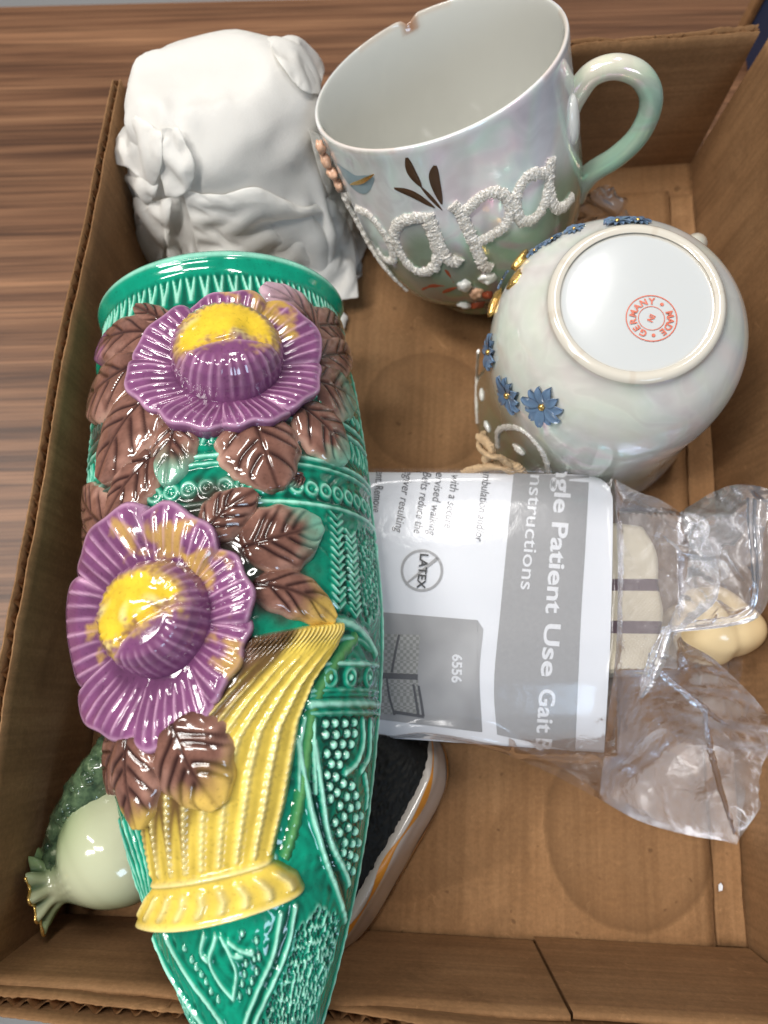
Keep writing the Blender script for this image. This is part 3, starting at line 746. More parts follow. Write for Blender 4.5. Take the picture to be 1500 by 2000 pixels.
def build_lathe(name, lt, parent, colf, nth=160, mat=LUSTRE, warp=None, rng_=(0, 1)):
    P = lt.prof; n = len(P); d = np.r_[0, np.cumsum(np.linalg.norm(np.diff(P, axis=0), axis=1))]
    Q = spline(P, 150); th = np.linspace(0, 2 * math.pi, nth, endpoint=False)
    TH = np.repeat(th[:, None], len(Q), 1); RR = np.tile(Q[:, 0], (nth, 1)); HHm = np.tile(Q[:, 1], (nth, 1)); idx = np.tile(np.linspace(0, 1, len(Q)), (nth, 1))
    lo, hi = int(rng_[0] * 149), int(rng_[1] * 149) + 1
    TH, RR, HHm, idx = TH[:, lo:hi], RR[:, lo:hi], HHm[:, lo:hi], idx[:, lo:hi]
    if warp: RR, HHm = warp(TH, RR, HHm, idx)
    c = colf(TH, RR, HHm, idx)
    return obj(name, lt.pt(TH, np.maximum(RR, 0), HHm) - lt.o, gridf(nth, hi - lo, True), mat, parent, c)
GRIT = M('glittering_white_grit'); _v = GRIT.coord()
GRIT.base(GRIT.ramp(GRIT.noise(_v, 1500, 2), [(.3, (.50, .46, .40)), (.5, (.70, .66, .60)), (.68, (.92, .90, .88))])).set(Roughness=.18, IOR=1.7)
GRIT.bump(GRIT.noise(_v, 2200, 2), .5, .0005); GRIT = GRIT.m
def grit_line(name, lt, px, rad, parent, n=130, closed=False, mat=None, jit=.09):
    P, N = lt.hit(px); P = spline(P, n, closed); N = norm(spline(N, n, closed))
    V, F = tube(P, rad * (1 + .07 * np.sin(np.arange(n) * .7) + .05 * RNG.normal(size=n)), 16, closed, jit)
    if not closed:
        Nn = np.vstack([np.repeat(N, 16, 0), N[:1], N[-1:]]); Pp = np.vstack([np.repeat(P, 16, 0), P[:1], P[-1:]]); k = ((V - Pp) * Nn).sum(1, keepdims=True); V = V - Nn * k * .42 + Nn * rad * .1
    return obj(name, V - lt.o, F, mat or GRIT, parent, None, False)
def decal(name, lt, px, w, parent, mat, lift=.00015, n=24, taper=True):
    """brush stroke painted on the surface"""
    P, N = lt.hit(px); P = spline(P, n); N = norm(spline(N, n)); T = norm(np.gradient(P, axis=0)); B = norm(np.cross(T, N)); s = np.linspace(0, 1, n)
    ww = w * (np.sin(math.pi * np.clip(s * .93 + .05, 0, 1)) ** .7 if taper else np.ones(n)); a = np.linspace(-1, 1, 5)
    V = P[:, None] + B[:, None] * (a[None, :, None] * ww[:, None, None]) + N[:, None] * (lift + .00012 * (1 - a[None, :, None] ** 2))
    return obj(name, V - lt.o, gridf(n, 5), mat, parent)
def lump(name, lt, px, sx, sy, sz, parent, mat, ang=0.0, bumpy=.15, seed=0):
    (P,), (N,) = (a for a in lt.hit([px])); A = norm(np.cross(N, [.3, .9, .2])); B = np.cross(N, A)
    A, B = A * math.cos(ang) + B * math.sin(ang), B * math.cos(ang) - A * math.sin(ang)
    V, F = ball((0, 0, 0), 1, nu=18, nv=12); k = 1 + bumpy * vnoise(V, 1.6, seed + 1.5)
    V = V * k[:, None]; V = P + A * (V[:, :1] * sx) + B * (V[:, 1:2] * sy) + N * (V[:, 2:] * sz)
    return obj(name, V - lt.o, F, mat, parent)
PORCV = M('white_glazed_porcelain'); PORCV.base(PORCV.attr()).set(Roughness=.10, Coat_Weight=.5); PORCV.bump(PORCV.noise(PORCV.coord(), 120, 2), .04, .0005); PORCV = PORCV.m
PORC = mat_simple('white_porcelain', (.72, .72, .69), .14, 40, .03, .02, Coat_Weight=.4)
BRUSH = mat_simple('brown_enamel', lin(78, 56, 40), .25, 300, .25, 0)
RUST = mat_simple('rust_enamel', lin(150, 70, 44), .25, 300, .3, 0)
GOLD = mat_simple('burnished_gold', (.78, .50, .16), .22, 400, .2, .2, Metallic=.85)
BLUE = mat_simple('slate_blue_glaze', lin(98, 120, 148), .12, 260, .25, .03, Coat_Weight=.4)
BLUP = mat_simple('pale_blue_enamel', lin(140, 160, 168), .2, 200, .2, .02)
PINKE = mat_simple('salmon_enamel', lin(226, 180, 150), .25, 300, .25, .1)
# -- upright mug, leaning to the left
n1 = norm([-.3262, .2865, .9008]); c1 = np.array([.0181, .2181, .0961]); o1 = c1 - n1 * .0953
P1 = [(0, .0022), (.0205, .0020), (.0222, .0002), (.0240, .0000), (.0256, .0014), (.0268, .0060), (.0335, .0135), (.0400, .0215), (.0438, .0325), (.0456, .0470), (.0459, .0650), (.0460, .0850), (.0464, .0940), (.0457, .0956), (.0446, .0945), (.0438, .085), (.0434, .060), (.0425, .040), (.0385, .022), (.0250, .0120), (0, .0100)]
mug = Lathe(o1, n1, (1, -.12, 0), P1)
m1 = empty('lustre_mug', tuple(o1)); tag(m1, 'upright pearl lustre mug with glittering Papa lettering and chipped rim', 'mug')
(pc,), _ = mug.hit([(797, 40)]) ; qc = on_plane([(797, 36)], c1, n1)[0] - o1; thc = math.atan2(qc @ mug.f, qc @ mug.e)
def warp1(TH, RR, H, I):
    d = (TH - thc + math.pi) % (2 * math.pi) - math.pi
    k = np.exp(-(d / .055) ** 4) * smooth(.0905, .0945, H) * (1 + .4 * np.sin(d * 150)); return RR, H - .0030 * k
def col1(TH, RR, H, I):
    out = I < .66
    d = (TH - thc + math.pi) % (2 * math.pi) - math.pi
    wob = .004 * np.sin(TH * 5 + 1) + .003 * np.sin(TH * 11)
    g = smooth(.066, .050, H + wob); lo = smooth(.048, .010, H + wob)
    pearl = lin(226, 224, 226); sage = lin(142, 152, 134); olive = lin(108, 108, 84)
    c = pearl + (sage - pearl) * g[..., None]; c = c + (olive - c) * lo[..., None]
    ins = lin(206, 206, 200)
    c = np.where(out[..., None], c, ins)
    ch = np.exp(-(d / .075) ** 4) * smooth(.0895, .0915, H) * .9; c = c + (lin(150, 104, 70) - c) * ch[..., None]
    rimg = smooth(.0935, .0948, H) * (np.sin(TH * 3 + 2) > .2) * .25; return c + (lin(190, 150, 110) - c) * rimg[..., None]
build_lathe('body', mug, m1, col1, warp=warp1, rng_=(0, .645)); build_lathe('inside', mug, m1, col1, warp=warp1, rng_=(.645, 1), mat=PORCV)
# handle: tube in the plane of the axis
hp = C4([(1060, 430), (1085, 395), (1155, 305), (1250, 272), (1345, 300), (1396, 375), (1390, 465), (1340, 560), (1255, 640), (1160, 700), (1105, 760), (1085, 800)])
pn_ = norm(np.cross(mug.n, mug.e)); hP = on_plane(hp, o1 + mug.e * 0, pn_); hP = spline(hP, 80)
V, F = tube(hP, .0041 * (1 + .25 * np.exp(-(np.linspace(0, 1, 80) / .10) ** 2) + .2 * np.exp(-((1 - np.linspace(0, 1, 80)) / .12) ** 2)), 20)
sh = np.r_[np.repeat(np.linspace(0, 1, 80), 20), 0, 1]; hc = lin(222, 216, 198) + (lin(158, 182, 166) - lin(222, 216, 198)) * (smooth(.28, .45, sh) * (1 - .25 * smooth(.7, 1, sh)))[:, None]
obj('handle', V - o1, F, LUSTRE, m1, hc)
lump('thumb_rest', mug, C4([(1082, 490)])[0], .0042, .0085, .0022, m1, PORC, .9, .1)
# raised glitter letters, P a p a
def letter(strokes, rad=.0021):
    root = None
    for px in strokes:
        o = grit_line('letter' if root is None else 'stroke', mug, C4(px), rad, m1 if root is None else root)
        root = root or o
letter([[(150, 800), (205, 900), (262, 1005), (330, 1100), (408, 1178)], [(205, 850), (250, 870), (300, 930), (340, 1000), (352, 1055), (318, 1052), (285, 1010)]], .0017)
letter([[(500, 885), (440, 885), (378, 905), (356, 950), (372, 1010), (412, 1075), (462, 1105), (512, 1090), (530, 1040), (515, 970), (488, 905)], [(492, 868), (528, 960), (562, 1040), (598, 1068), (618, 1045)]])
letter([[(588, 830), (622, 862), (652, 930), (690, 1015), (718, 1078), (748, 1088)], [(640, 862), (700, 805), (762, 780), (812, 805), (825, 862), (800, 920), (742, 960), (690, 985)]])
letter([[(972, 705), (905, 712), (862, 765), (848, 840), (872, 898), (920, 888), (958, 842), (978, 765), (992, 640)], [(988, 650), (984, 760), (1002, 838), (1040, 842), (1074, 802)]])
for px, w in (([(405, 640), (425, 700), (465, 760)], .0016), ([(520, 672), (518, 730), (548, 830)], .0018), ([(355, 765), (430, 790), (520, 845)], .0014), ([(462, 758), (505, 805), (550, 855)], .0007)):
    decal('painted_leaf', mug, C4(px), w, m1, BRUSH)
for px, w in (([(468, 1178), (510, 1160), (560, 1162)], .0013), ([(562, 1096), (580, 1120), (598, 1150)], .0010), ([(535, 1198), (575, 1180), (610, 1168)], .0010)):
    decal('painted_leaf', mug, C4(px), w, m1, RUST)
decal('painted_feather', mug, C4([(125, 670), (165, 720), (215, 750), (270, 720)]), .0042, m1, BLUP)
decal('painted_feather', mug, C4([(180, 748), (225, 735), (275, 705)]), .0008, m1, GOLD, .0005)
for i, (p, s_, mt) in enumerate(((C4([(55, 600)])[0], .0030, PINKE), (C4([(75, 650)])[0], .0032, PINKE), (C4([(100, 705)])[0], .0034, PINKE), (C4([(128, 755)])[0], .0030, PINKE), (C4([(160, 800)])[0], .0030, GRIT), (C4([(640, 1160)])[0], .0034, PORC), (C4([(690, 1190)])[0], .0036, PINKE), (C4([(735, 1130)])[0], .0036, PORC), (C4([(640, 1238)])[0], .0030, PORC), (C4([(690, 1235)])[0], .0034, RUST), (C4([(730, 1195)])[0], .0032, RUST))):
    lump('raised_blossom', mug, p, s_, s_ * .8, s_ * .55, m1, mt, i, .5, i)

# -- inverted mug, foot ring up
n2 = norm([-.0733, -.0531, 1.0]); c2c = np.array([.0809, .1250, .0964]); o2 = c2c - n2 * .0923        # o2 at the rim on the box floor
prof_up = [(0, .0012), (.0230, .0012), (.0243, .0002), (.0262, -.0002), (.0278, .0008), (.0296, .0040), (.0372, .0110), (.0425, .0200), (.0446, .0320), (.0444, .0500), (.0450, .0700), (.0470, .0915), (.0462, .0925), (.0452, .0915), (.043, .06), (.040, .03), (.02, .010), (0, .009)]
P2 = [(r, .0923 - h) for r, h in prof_up]
mug2 = Lathe(o2, n2, (1, 0, 0), P2)
mug2.outer = lambda h, q=np.array([(r, .0923 - h) for r, h in prof_up[3:12]])[::-1]: np.interp(h, q[:, 1], q[:, 0])
m2 = empty('lustre_mug', tuple(o2)); tag(m2, 'upside-down pearl lustre mug showing its white base with a red ring stamp', 'mug')
def col2(TH, RR, H, I):
    hb = .0923 - H; foot = smooth(.0022, .0006, hb) ; wob = .006 * np.sin(TH * 2 + .6)
    pearl = lin(214, 212, 204); olive = lin(128, 126, 100); white = lin(194, 197, 198)
    side = .5 - .5 * np.cos(TH - math.pi * .0)          # towards the left of the mug the ground is olive
    c = pearl + (olive - pearl) * (smooth(.030, .062, hb + wob) * (.25 + .75 * side))[..., None]
    c = np.where((I < .2)[..., None], white, c); ring = smooth(.0026, .0010, hb) * (RR > .0236); c = c + (lin(206, 200, 188) - c) * ring[..., None]
    dirt = ring * (np.sin(TH * 17 + 2 * np.sin(TH * 3)) * np.sin(TH * 5 + 1) > .80); return c + (lin(170, 140, 110) - c) * (.16 * dirt)[..., None]
build_lathe('body', mug2, m2, col2, 180, rng_=(.2417, 1)); build_lathe('base', mug2, m2, col2, 180, rng_=(0, .2417), mat=PORCV)
# handle of the inverted mug, mostly hidden behind it
e2 = norm(np.array([.64, .77, 0])); hs = [(.042, .060), (.049, .063), (.0545, .060), (.0575, .052), (.060, .042), (.053, .030), (.043, .022)]
hp = spline([o2 + e2 * a + n2 * b for a, b in hs], 50); V, F = tube(hp, .0042, 16); obj('handle', V - o2, F, LUSTRE, m2, np.tile(lin(214, 208, 190), (len(V), 1)))
# red ring stamp printed on the base
STAMP = mat_simple('red_stamp_ink', lin(196, 92, 66), .35, 900, .35, 0)
bpl = c2c - n2 * .0012
sc_ = on_plane([(1272, 622)], bpl, n2)[0]
def on_base(a, r, k=0.0): 
    return sc_ + r * (np.cos(a)[..., None] * mug2.e + np.sin(a)[..., None] * mug2.f) + n2 * (.00025 + k)
def annulus(r0, r1):
    a = np.linspace(0, 2 * math.pi, 72, endpoint=False); V = np.stack([on_base(a, r0), on_base(a, r1)], 1); return V.reshape(-1, 3), gridf(72, 2, True)
V, F = join([annulus(.00770, .00805), annulus(.00395, .00418)]); stamp = obj('stamp_ring', V - o2, F, STAMP, m2)

def text_geo(s, bold=0.0, shear=0.0, space=1.0):
    cu = bpy.data.curves.new('t', 'FONT'); cu.body = s; cu.size = 1.0; cu.offset = bold; cu.shear = shear; cu.space_character = space; cu.resolution_u = 4
    ob = bpy.data.objects.new('t', cu); COL.objects.link(ob); bpy.context.view_layer.update()
    me = bpy.data.meshes.new_from_object(ob.evaluated_get(bpy.context.evaluated_depsgraph_get()))
    V = np.array([v.co[:] for v in me.vertices]); F = [tuple(p.vertices) for p in me.polygons]
    bpy.data.objects.remove(ob); bpy.data.curves.remove(cu); bpy.data.meshes.remove(me)
    return V, F
def stamp_word(s, a0, a1, r, hgt):
    for i, ch in enumerate(s):
        a = a0 + (a1 - a0) * (i + .5) / len(s); V, F = text_geo(ch, .03); V = V - np.array([(V[:, 0].min() + V[:, 0].max()) / 2, V[:, 1].max() / 2, 0])
        V = V * hgt / .72; ca = np.array([a]); o = on_base(ca, r)[0]; rd = math.cos(a) * mug2.e + math.sin(a) * mug2.f; tg = math.sin(a) * mug2.e - math.cos(a) * mug2.f
        obj('stamp_letter', o + tg * V[:, :1] + rd * V[:, 1:2] + n2 * .0001 - o2, F, STAMP, stamp, None, False)
stamp_word('MADE', R(22), R(-68), .0059, .0022); stamp_word('GERMANY', R(-108), R(-288), .0059, .0022)
for a in (R(-88), R(52)): 
    V = on_base(a + np.array([0., 0]), .0059)[0]; th = np.linspace(0, 2 * math.pi, 12, endpoint=False)
    obj('stamp_dot', V + .0006 * (np.cos(th)[:, None] * mug2.e + np.sin(th)[:, None] * mug2.f) - o2, [tuple(range(12))], STAMP, stamp, None, False)
V, F = text_geo('IN', .03); V = (V - np.array([V[:, 0].max() / 2, V[:, 1].max() / 2, 0])) * .0026; a = R(-30); rd = math.cos(a) * mug2.e + math.sin(a) * mug2.f; tg = math.sin(a) * mug2.e - math.cos(a) * mug2.f
obj('stamp_letter', sc_ + tg * V[:, :1] + rd * V[:, 1:2] + n2 * .00035 - o2, F, STAMP, stamp, None, False)
# applied blue daisies
def petal_mesh():
    n, k = 12, 7; s = np.linspace(0, 1, n); a = np.linspace(-1, 1, k); S, A = np.meshgrid(s, a, indexing='ij')
    w = .0017 * np.sin(math.pi * np.clip(S * .92 + .06, 0, 1)) ** .6
    V = np.stack([.0012 + S * .0064, A * w, .0008 + .0014 * S - .0016 * S ** 3 + .0006 * A ** 2 * S + .0004], -1)
    B = V.copy(); B[..., 2] -= .0007 * (1 - A ** 2) + .0003
    V = np.concatenate([V, B[:, ::-1]], 1).reshape(-1, 3); me_o = obj('petal', V, gridf(n, 2 * k), BLUE); me = me_o.data; bpy.data.objects.remove(me_o); return me
PETAL = petal_mesh()
def daisy(p, size, spin, npet=11):
    (P,), (N,) = mug2.hit([p]); A = norm(np.cross(N, [.2, .3, .93])); B = np.cross(N, A)
    V, F = ball((0, 0, .0016), .0013, sz=.8, nu=14, nv=8); cen = obj('blue_flower', V * size, F, GOLD, m2)
    mw = Matrix((Vector((A[0], B[0], N[0], 0)), Vector((A[1], B[1], N[1], 0)), Vector((A[2], B[2], N[2], 0)), Vector((0, 0, 0, 1))))
    cen.matrix_local = Matrix.Translation(Vector(P - o2)) @ mw @ Matrix.Rotation(spin, 4, 'Z')
    for i in range(npet):
        o = bpy.data.objects.new('petal', PETAL); COL.objects.link(o); o.parent = cen
        o.matrix_local = Matrix.Rotation(2 * math.pi * i / npet, 4, 'Z') @ Matrix.Scale(size * (1 + .08 * math.sin(i * 2.3)), 4) @ Matrix.Translation((0, 0, .0003 * (i % 2)))
for i, (p, s) in enumerate((((960, 688), .86), ((996, 770), .92), ((1062, 792), .98), ((1046, 492), .5), ((1080, 470), .5), ((1122, 450), .48), ((1205, 436), .62), ((1245, 434), .55), ((985, 548), .5))): daisy(p, s, i * .7)
lump('gilded_leaf', mug2, (966, 592), .0030, .0064, .0018, m2, GOLD, .3, .3, 1); lump('gilded_leaf', mug2, (1006, 548), .0042, .0036, .0018, m2, GOLD, .9, .5, 2); lump('gilded_leaf', mug2, (1018, 508), .0030, .0052, .0020, m2, GOLD, .2, .4, 3)
grit_line('raised_scroll', mug2, C5([(222, 1190), (224, 1120), (270, 1098), (340, 1112), (410, 1180), (448, 1250), (470, 1330)]), .0012, m2)
lump('raised_dot', mug2, C5([(322, 1205)])[0], .0022, .0032, .0012, m2, GRIT, .4, .3, 4); lump('raised_dot', mug2, C5([(146, 945)])[0], .0016, .0028, .0010, m2, PORC, .2, .2, 5); lump('raised_dot', mug2, C5([(172, 1095)])[0], .0016, .0028, .0010, m2, PORC, .2, .2, 6)
grit_line('raised_scroll', mug2, C5([(132, 740), (124, 860), (122, 980), (126, 1080)]), .0010, m2, 60)

# ================================================================ leaflet: printed card curved over the belt
def zleaf(px, py):
    py = np.asarray(py, float); px = np.asarray(px, float)
    return np.interp(py, [918, 925, 940, 980, 1050, 1150, 1250, 1330, 1400, 1440, 1480], [.0385, .0415, .0440, .0462, .0475, .0478, .0462, .0428, .0375, .0330, .0270]) - .0015 * smooth(1100, 1195, px) * smooth(1250, 1000, py)
def smz(px, py):
    a = np.asarray(py, float); return (zleaf(px, a - 12) + 2 * zleaf(px, a) + zleaf(px, a + 12)) / 4
def leafp(P, k=0.0): P = np.asarray(P, float).reshape(-1, 2); return atz(P, smz(P[:, 0], P[:, 1]) + k)
INK = lambda n, c, r=.55: mat_simple(n, lin(*c), r, 700, .10, 0)
PAPER = mat_simple('coated_white_paper', lin(214, 216, 222), .5, 30, .03, .02)
GREYB, GREYD, BLACK, WHITEP = INK('grey_print', (152, 152, 154)), INK('dark_grey_print', (84, 84, 88)), INK('black_print', (34, 34, 36)), INK('white_print', (212, 213, 218))
lo_ = leafp([(960, 1200)])[0]; lf = empty('leaflet', tuple(lo_)); tag(lf, 'white and grey printed instruction leaflet with LATEX symbol inside the clear bag', 'leaflet')
def quadgrid(a0, a1, b0, b1, n, m):
    """grid between two polylines (pixel points) a0..a1 and b0..b1"""
    s = np.linspace(0, 1, n); A = spline(a0, m); B = spline(b0, m); return A[None] + (B - A)[None] * s[:, None, None]
Lp = [(620, 921), (620, 1200), (620, 1400), (620, 1432)]; Rp = [(1192, 927), (1197, 1000), (1192, 1250), (1180, 1470)]
G = quadgrid(None, None, None, None, 2, 2) if False else None
s = np.linspace(0, 1, 60); A_ = spline(Lp, 90); B_ = spline(Rp, 90); G = A_[None] + (B_ - A_)[None] * s[:, None, None]
# rounded top right corner
G[..., 1] += 38 * np.exp(-((1197 - G[..., 0]) / 16)) * smooth(980, 920, G[..., 1]) 
top = leafp(G.reshape(-1, 2)).reshape(60, 90, 3)
fold = top[:, :1] + np.array([0, .0006, -.0040]); fold2 = fold + np.array([0, -.001, -.010]); top = np.concatenate([fold2, fold, top], 1)
th = top - np.array([0, 0, .0006]); allv = np.concatenate([top, th[:, ::-1]], 1)
obj('sheet', allv.reshape(-1, 3) - lo_, gridf(60, 184), PAPER, lf)
C8 = lambda L: c2(L, 720, 900, 3.0)
def print_patch(name, left, right, mat, k, n=24, m=40, raw=False):
    A = spline(left if raw else C8(left), m); B = spline(right if raw else C8(right), m); s = np.linspace(0, 1, n); G = A[None] + (B - A)[None] * s[:, None, None]
    return obj(name, leafp(G.reshape(-1, 2), k) - lo_, gridf(n, m), mat, lf)
print_patch('title_band', [(850, 72), (815, 430), (775, 850), (735, 1300), (752, 1605)], [(1292, 90), (1270, 500), (1245, 900), (1225, 1350), (1210, 1705)], GREYB, .00016)
# picture of the rolled belt: rounded panel with tones
HALF = M('halftone_photo'); _h = HALF.coord(); _hc = HALF.ramp(HALF.noise(_h, 28, 3), [(.3, lin(128, 128, 130)), (.7, lin(172, 172, 174))]); HALF.base(_hc).set(Roughness=.55); HALF = HALF.m
print_patch('picture', [(-60, 876), (-60, 1100), (-60, 1500)], [(640, 934), (640, 1200), (640, 1588)], HALF, .00016)
print_patch('picture', [(638, 935), (638, 1200), (638, 1588)], [(672, 985), (650, 1250), (666, 1590)], HALF, .00016)
BELTP = M('halftone_belt'); _h = BELTP.coord(scale=(1, 1, 1)); _w = BELTP.node('ShaderNodeTexChecker'); _w.inputs['Scale'].default_value = 900; _w.inputs[1].default_value = (*lin(132, 132, 130), 1); _w.inputs[2].default_value = (*lin(160, 160, 158), 1); BELTP.link(_h, _w.inputs[0]); BELTP.base(_w.outputs[0]).set(Roughness=.55); BELTP = BELTP.m
print_patch('pictured_belt', [(-60, 1010), (-60, 1240)], [(302, 1020), (285, 1255)], BELTP, .00030)
print_patch('pictured_belt', [(-60, 1268), (-60, 1480)], [(290, 1275), (300, 1490)], BELTP, .00030)
print_patch('pictured_stripe', [(172, 1018), (150, 1120), (128, 1240)], [(186, 1018), (164, 1120), (142, 1240)], GREYD, .00045, 3, 16)
print_patch('pictured_stripe', [(100, 1275), (115, 1380), (145, 1490)], [(112, 1275), (128, 1380), (158, 1490)], GREYD, .00045, 3, 16)
print_patch('pictured_buckle', [(-60, 1236), (-60, 1268)], [(288, 1250), (288, 1284)], GREYD, .00045, 10, 4)
print_patch('pictured_buckle', [(150, 1462), (150, 1482)], [(320, 1490), (325, 1508)], GREYD, .00045, 10, 4)
for x, y in ((255, 1310), (285, 1318)): print_patch('pictured_buckle', [(x, y), (x + 15, y + 90), (x + 28, y + 180)], [(x + 14, y), (x + 30, y + 90), (x + 44, y + 180)], GREYD, .00045, 3, 16)
def print_text(s, p0, p1, cap, mat, k=.00034, bold=0.0, shear=0.0, clip=921.5, space=1.0):
    V, F = text_geo(s, bold, shear, space); w = V[:, 0].max(); p0 = np.array(p0, float); p1 = np.array(p1, float); d = (p1 - p0) / w; n = norm(p1 - p0); upv = np.array([-n[1] * -1, n[0] * -1])
    upv = np.array([n[1], -n[0]])
    Q = p0 + d * V[:, :1] + upv * (V[:, 1:2] * cap / .70)
    bm = bmesh.new(); vs = [bm.verts.new((q[0], q[1], 0)) for q in Q]
    for f in F:
        try: bm.faces.new([vs[i] for i in f])
        except ValueError: pass
    bmesh.ops.bisect_plane(bm, geom=bm.verts[:] + bm.edges[:] + bm.faces[:], plane_co=(0, 1466, 0), plane_no=(0, 1, 0), clear_outer=True)
    for yy in (clip,):
        bmesh.ops.bisect_plane(bm, geom=bm.verts[:] + bm.edges[:] + bm.faces[:], plane_co=(0, yy, 0), plane_no=(0, -1, 0), clear_outer=True)
    bmesh.ops.triangulate(bm, faces=bm.faces[:]); bm.verts.index_update()
    P = np.array([v.co[:2] for v in bm.verts]); F2 = [tuple(v.index for v in f.verts) for f in bm.faces]; bm.free()
    if len(F2): obj('lettering', leafp(P, k) - lo_, F2, mat, lf, None, False)
for w_, y0_, y1_ in (('Single', -110, 302), ('Patient', 350, 892), ('Use', 945, 1262), ('Gait', 1330, 1592), ('Belt', 1618, 1838)): print_text(w_, *C8([(1079 - (y0_ - 350) * .0755, y0_), (1079 - (y1_ - 350) * .0755, y1_)]), 31, WHITEP, bold=.022)
print_text('Instructions', *C8([(953, 35), (890, 752)]), 26, WHITEP, bold=.006)
print_text('ambulation and/or', *C8([(674, 48), (622, 470)]), 17, GREYD, shear=.12)
print_text('with a secure', *C8([(488, 75), (442, 392)]), 17, GREYD, shear=.15)
print_text('supervised walking', *C8([(408, -20), (345, 435)]), 17, GREYD, shear=.15)
print_text('Gait Belts reduce the', *C8([(337, -50), (263, 422)]), 17, GREYD, shear=.15)
print_text('caregiver resulting', *C8([(228, -25), (150, 417)]), 17, GREYD, shear=.15)
print_text('movement. Remove', *C8([(60, -90), (22, 300)]), 17, GREYD)
print_text('LATEX', *C8([(303, 540), (282, 746)]), 16, BLACK, .0008, bold=.02, shear=.0)
print_text('6556', *C8([(492, 1132), (487, 1300)]), 19, WHITEP, .0004, bold=.03)
def ring_px(c, r0, r1, n=64):
    a = np.linspace(0, 2 * math.pi, n, endpoint=False); P = np.stack([np.c_[c[0] + r * np.cos(a), c[1] + r * np.sin(a)] for r in (r0, r1)], 1); return P
cpx = C8([(312, 643)])[0]; G = ring_px(cpx, 36.5, 41.5); obj('symbol_ring', leafp(G.reshape(-1, 2), .0003) - lo_, gridf(64, 2, True), GREYB, lf)
print_patch('symbol_bar', [(222, 712), (218, 722), (214, 732)], [(398, 562), (404, 570), (410, 578)], GREYB, .0003, 20, 3)

# ================================================================ gait belt folded to and fro under the leaflet
WEB = M('cotton_webbing'); _g = WEB.coord(); _sep = WEB.node('ShaderNodeSeparateXYZ'); WEB.link(_g, _sep.inputs[0])
def _stripe(y0, y1): return WEB.math('MULTIPLY', WEB.math('GREATER_THAN', _sep.outputs[1], y0), WEB.math('LESS_THAN', _sep.outputs[1], y1))
_c = WEB.mix(WEB.noise(_g, 60, 4), (.52, .45, .33), (.70, .63, .50))
for y0, y1 in ((.0005, .0050), (-.0150, -.0105)): _c = WEB.mix(WEB.math('MULTIPLY', _stripe(y0, y1), .93), _c, lin(70, 38, 62))
_wv = WEB.node('ShaderNodeTexChecker'); _wv.inputs['Scale'].default_value = 1400; WEB.link(_g, _wv.inputs[0])
WEB.base(WEB.mix(.22, _c, _wv.outputs[0], 'MULTIPLY')).set(Roughness=.9); WEB.bump(_wv.outputs['Fac'], .6, .0006); WEB = WEB.m
gb = empty('gait_belt', (.04, .0400, .0)); tag(gb, 'cream webbing belt with purple stripes folded up inside the clear bag', 'belt')
path = []; x0, x1 = -.060, .0590; zz = .0035; NL = 6
for k in range(NL):
    x1k = x1 + .003 * math.sin(k * 2.1) - .0024 * k + .005; x0k = x0 - .003 * math.cos(k * 1.7)
    a, b = (x0k, x1k) if k % 2 == 0 else (x1k, x0k)
    for s in np.linspace(0, 1, 12): path.append((a + (b - a) * s, 0, zz + .0004 * math.sin(s * 7 + k)))
    if k < NL - 1:
        sg = 1 if k % 2 == 0 else -1
        for t in np.linspace(.15, .85, 6): path.append((b + sg * .0042 * math.sin(math.pi * t), 0, zz + .0072 * t))
    zz += .0072
path = spline(np.array(path), 300); tg = norm(np.gradient(path, axis=0)); nn = np.stack([-tg[:, 2], 0 * tg[:, 0], tg[:, 0]], -1)
yy = np.linspace(-.027, .027, 28); V = []
for sg in (1, -1): V.append(path[:, None] + nn[:, None] * (.0011 * sg) + np.array([0, 1., 0]) * (yy[None, ::sg, None]) + nn[:, None] * (.0004 * np.sin(yy * 300)[None, ::sg, None]))
V = np.concatenate(V, 1); V[..., 2] += .0012 * np.sin(V[..., 0] * 95 + V[..., 1] * 130) * smooth(.01, .03, V[..., 2]) + .0008 * np.sin(V[..., 1] * 260 + V[..., 0] * 40); V[..., 1] += .0012 * np.sin(V[..., 0] * 70 + 1) + .0016 * np.sin(V[..., 2] * 300); V[..., 0] -= np.where(V[..., 0] > .02, .0045 * np.abs(V[..., 1] / .027) ** 2.5 * smooth(.02, .055, V[..., 0]), 0); obj('webbing', V.reshape(-1, 3), gridf(300, 56), WEB, gb)

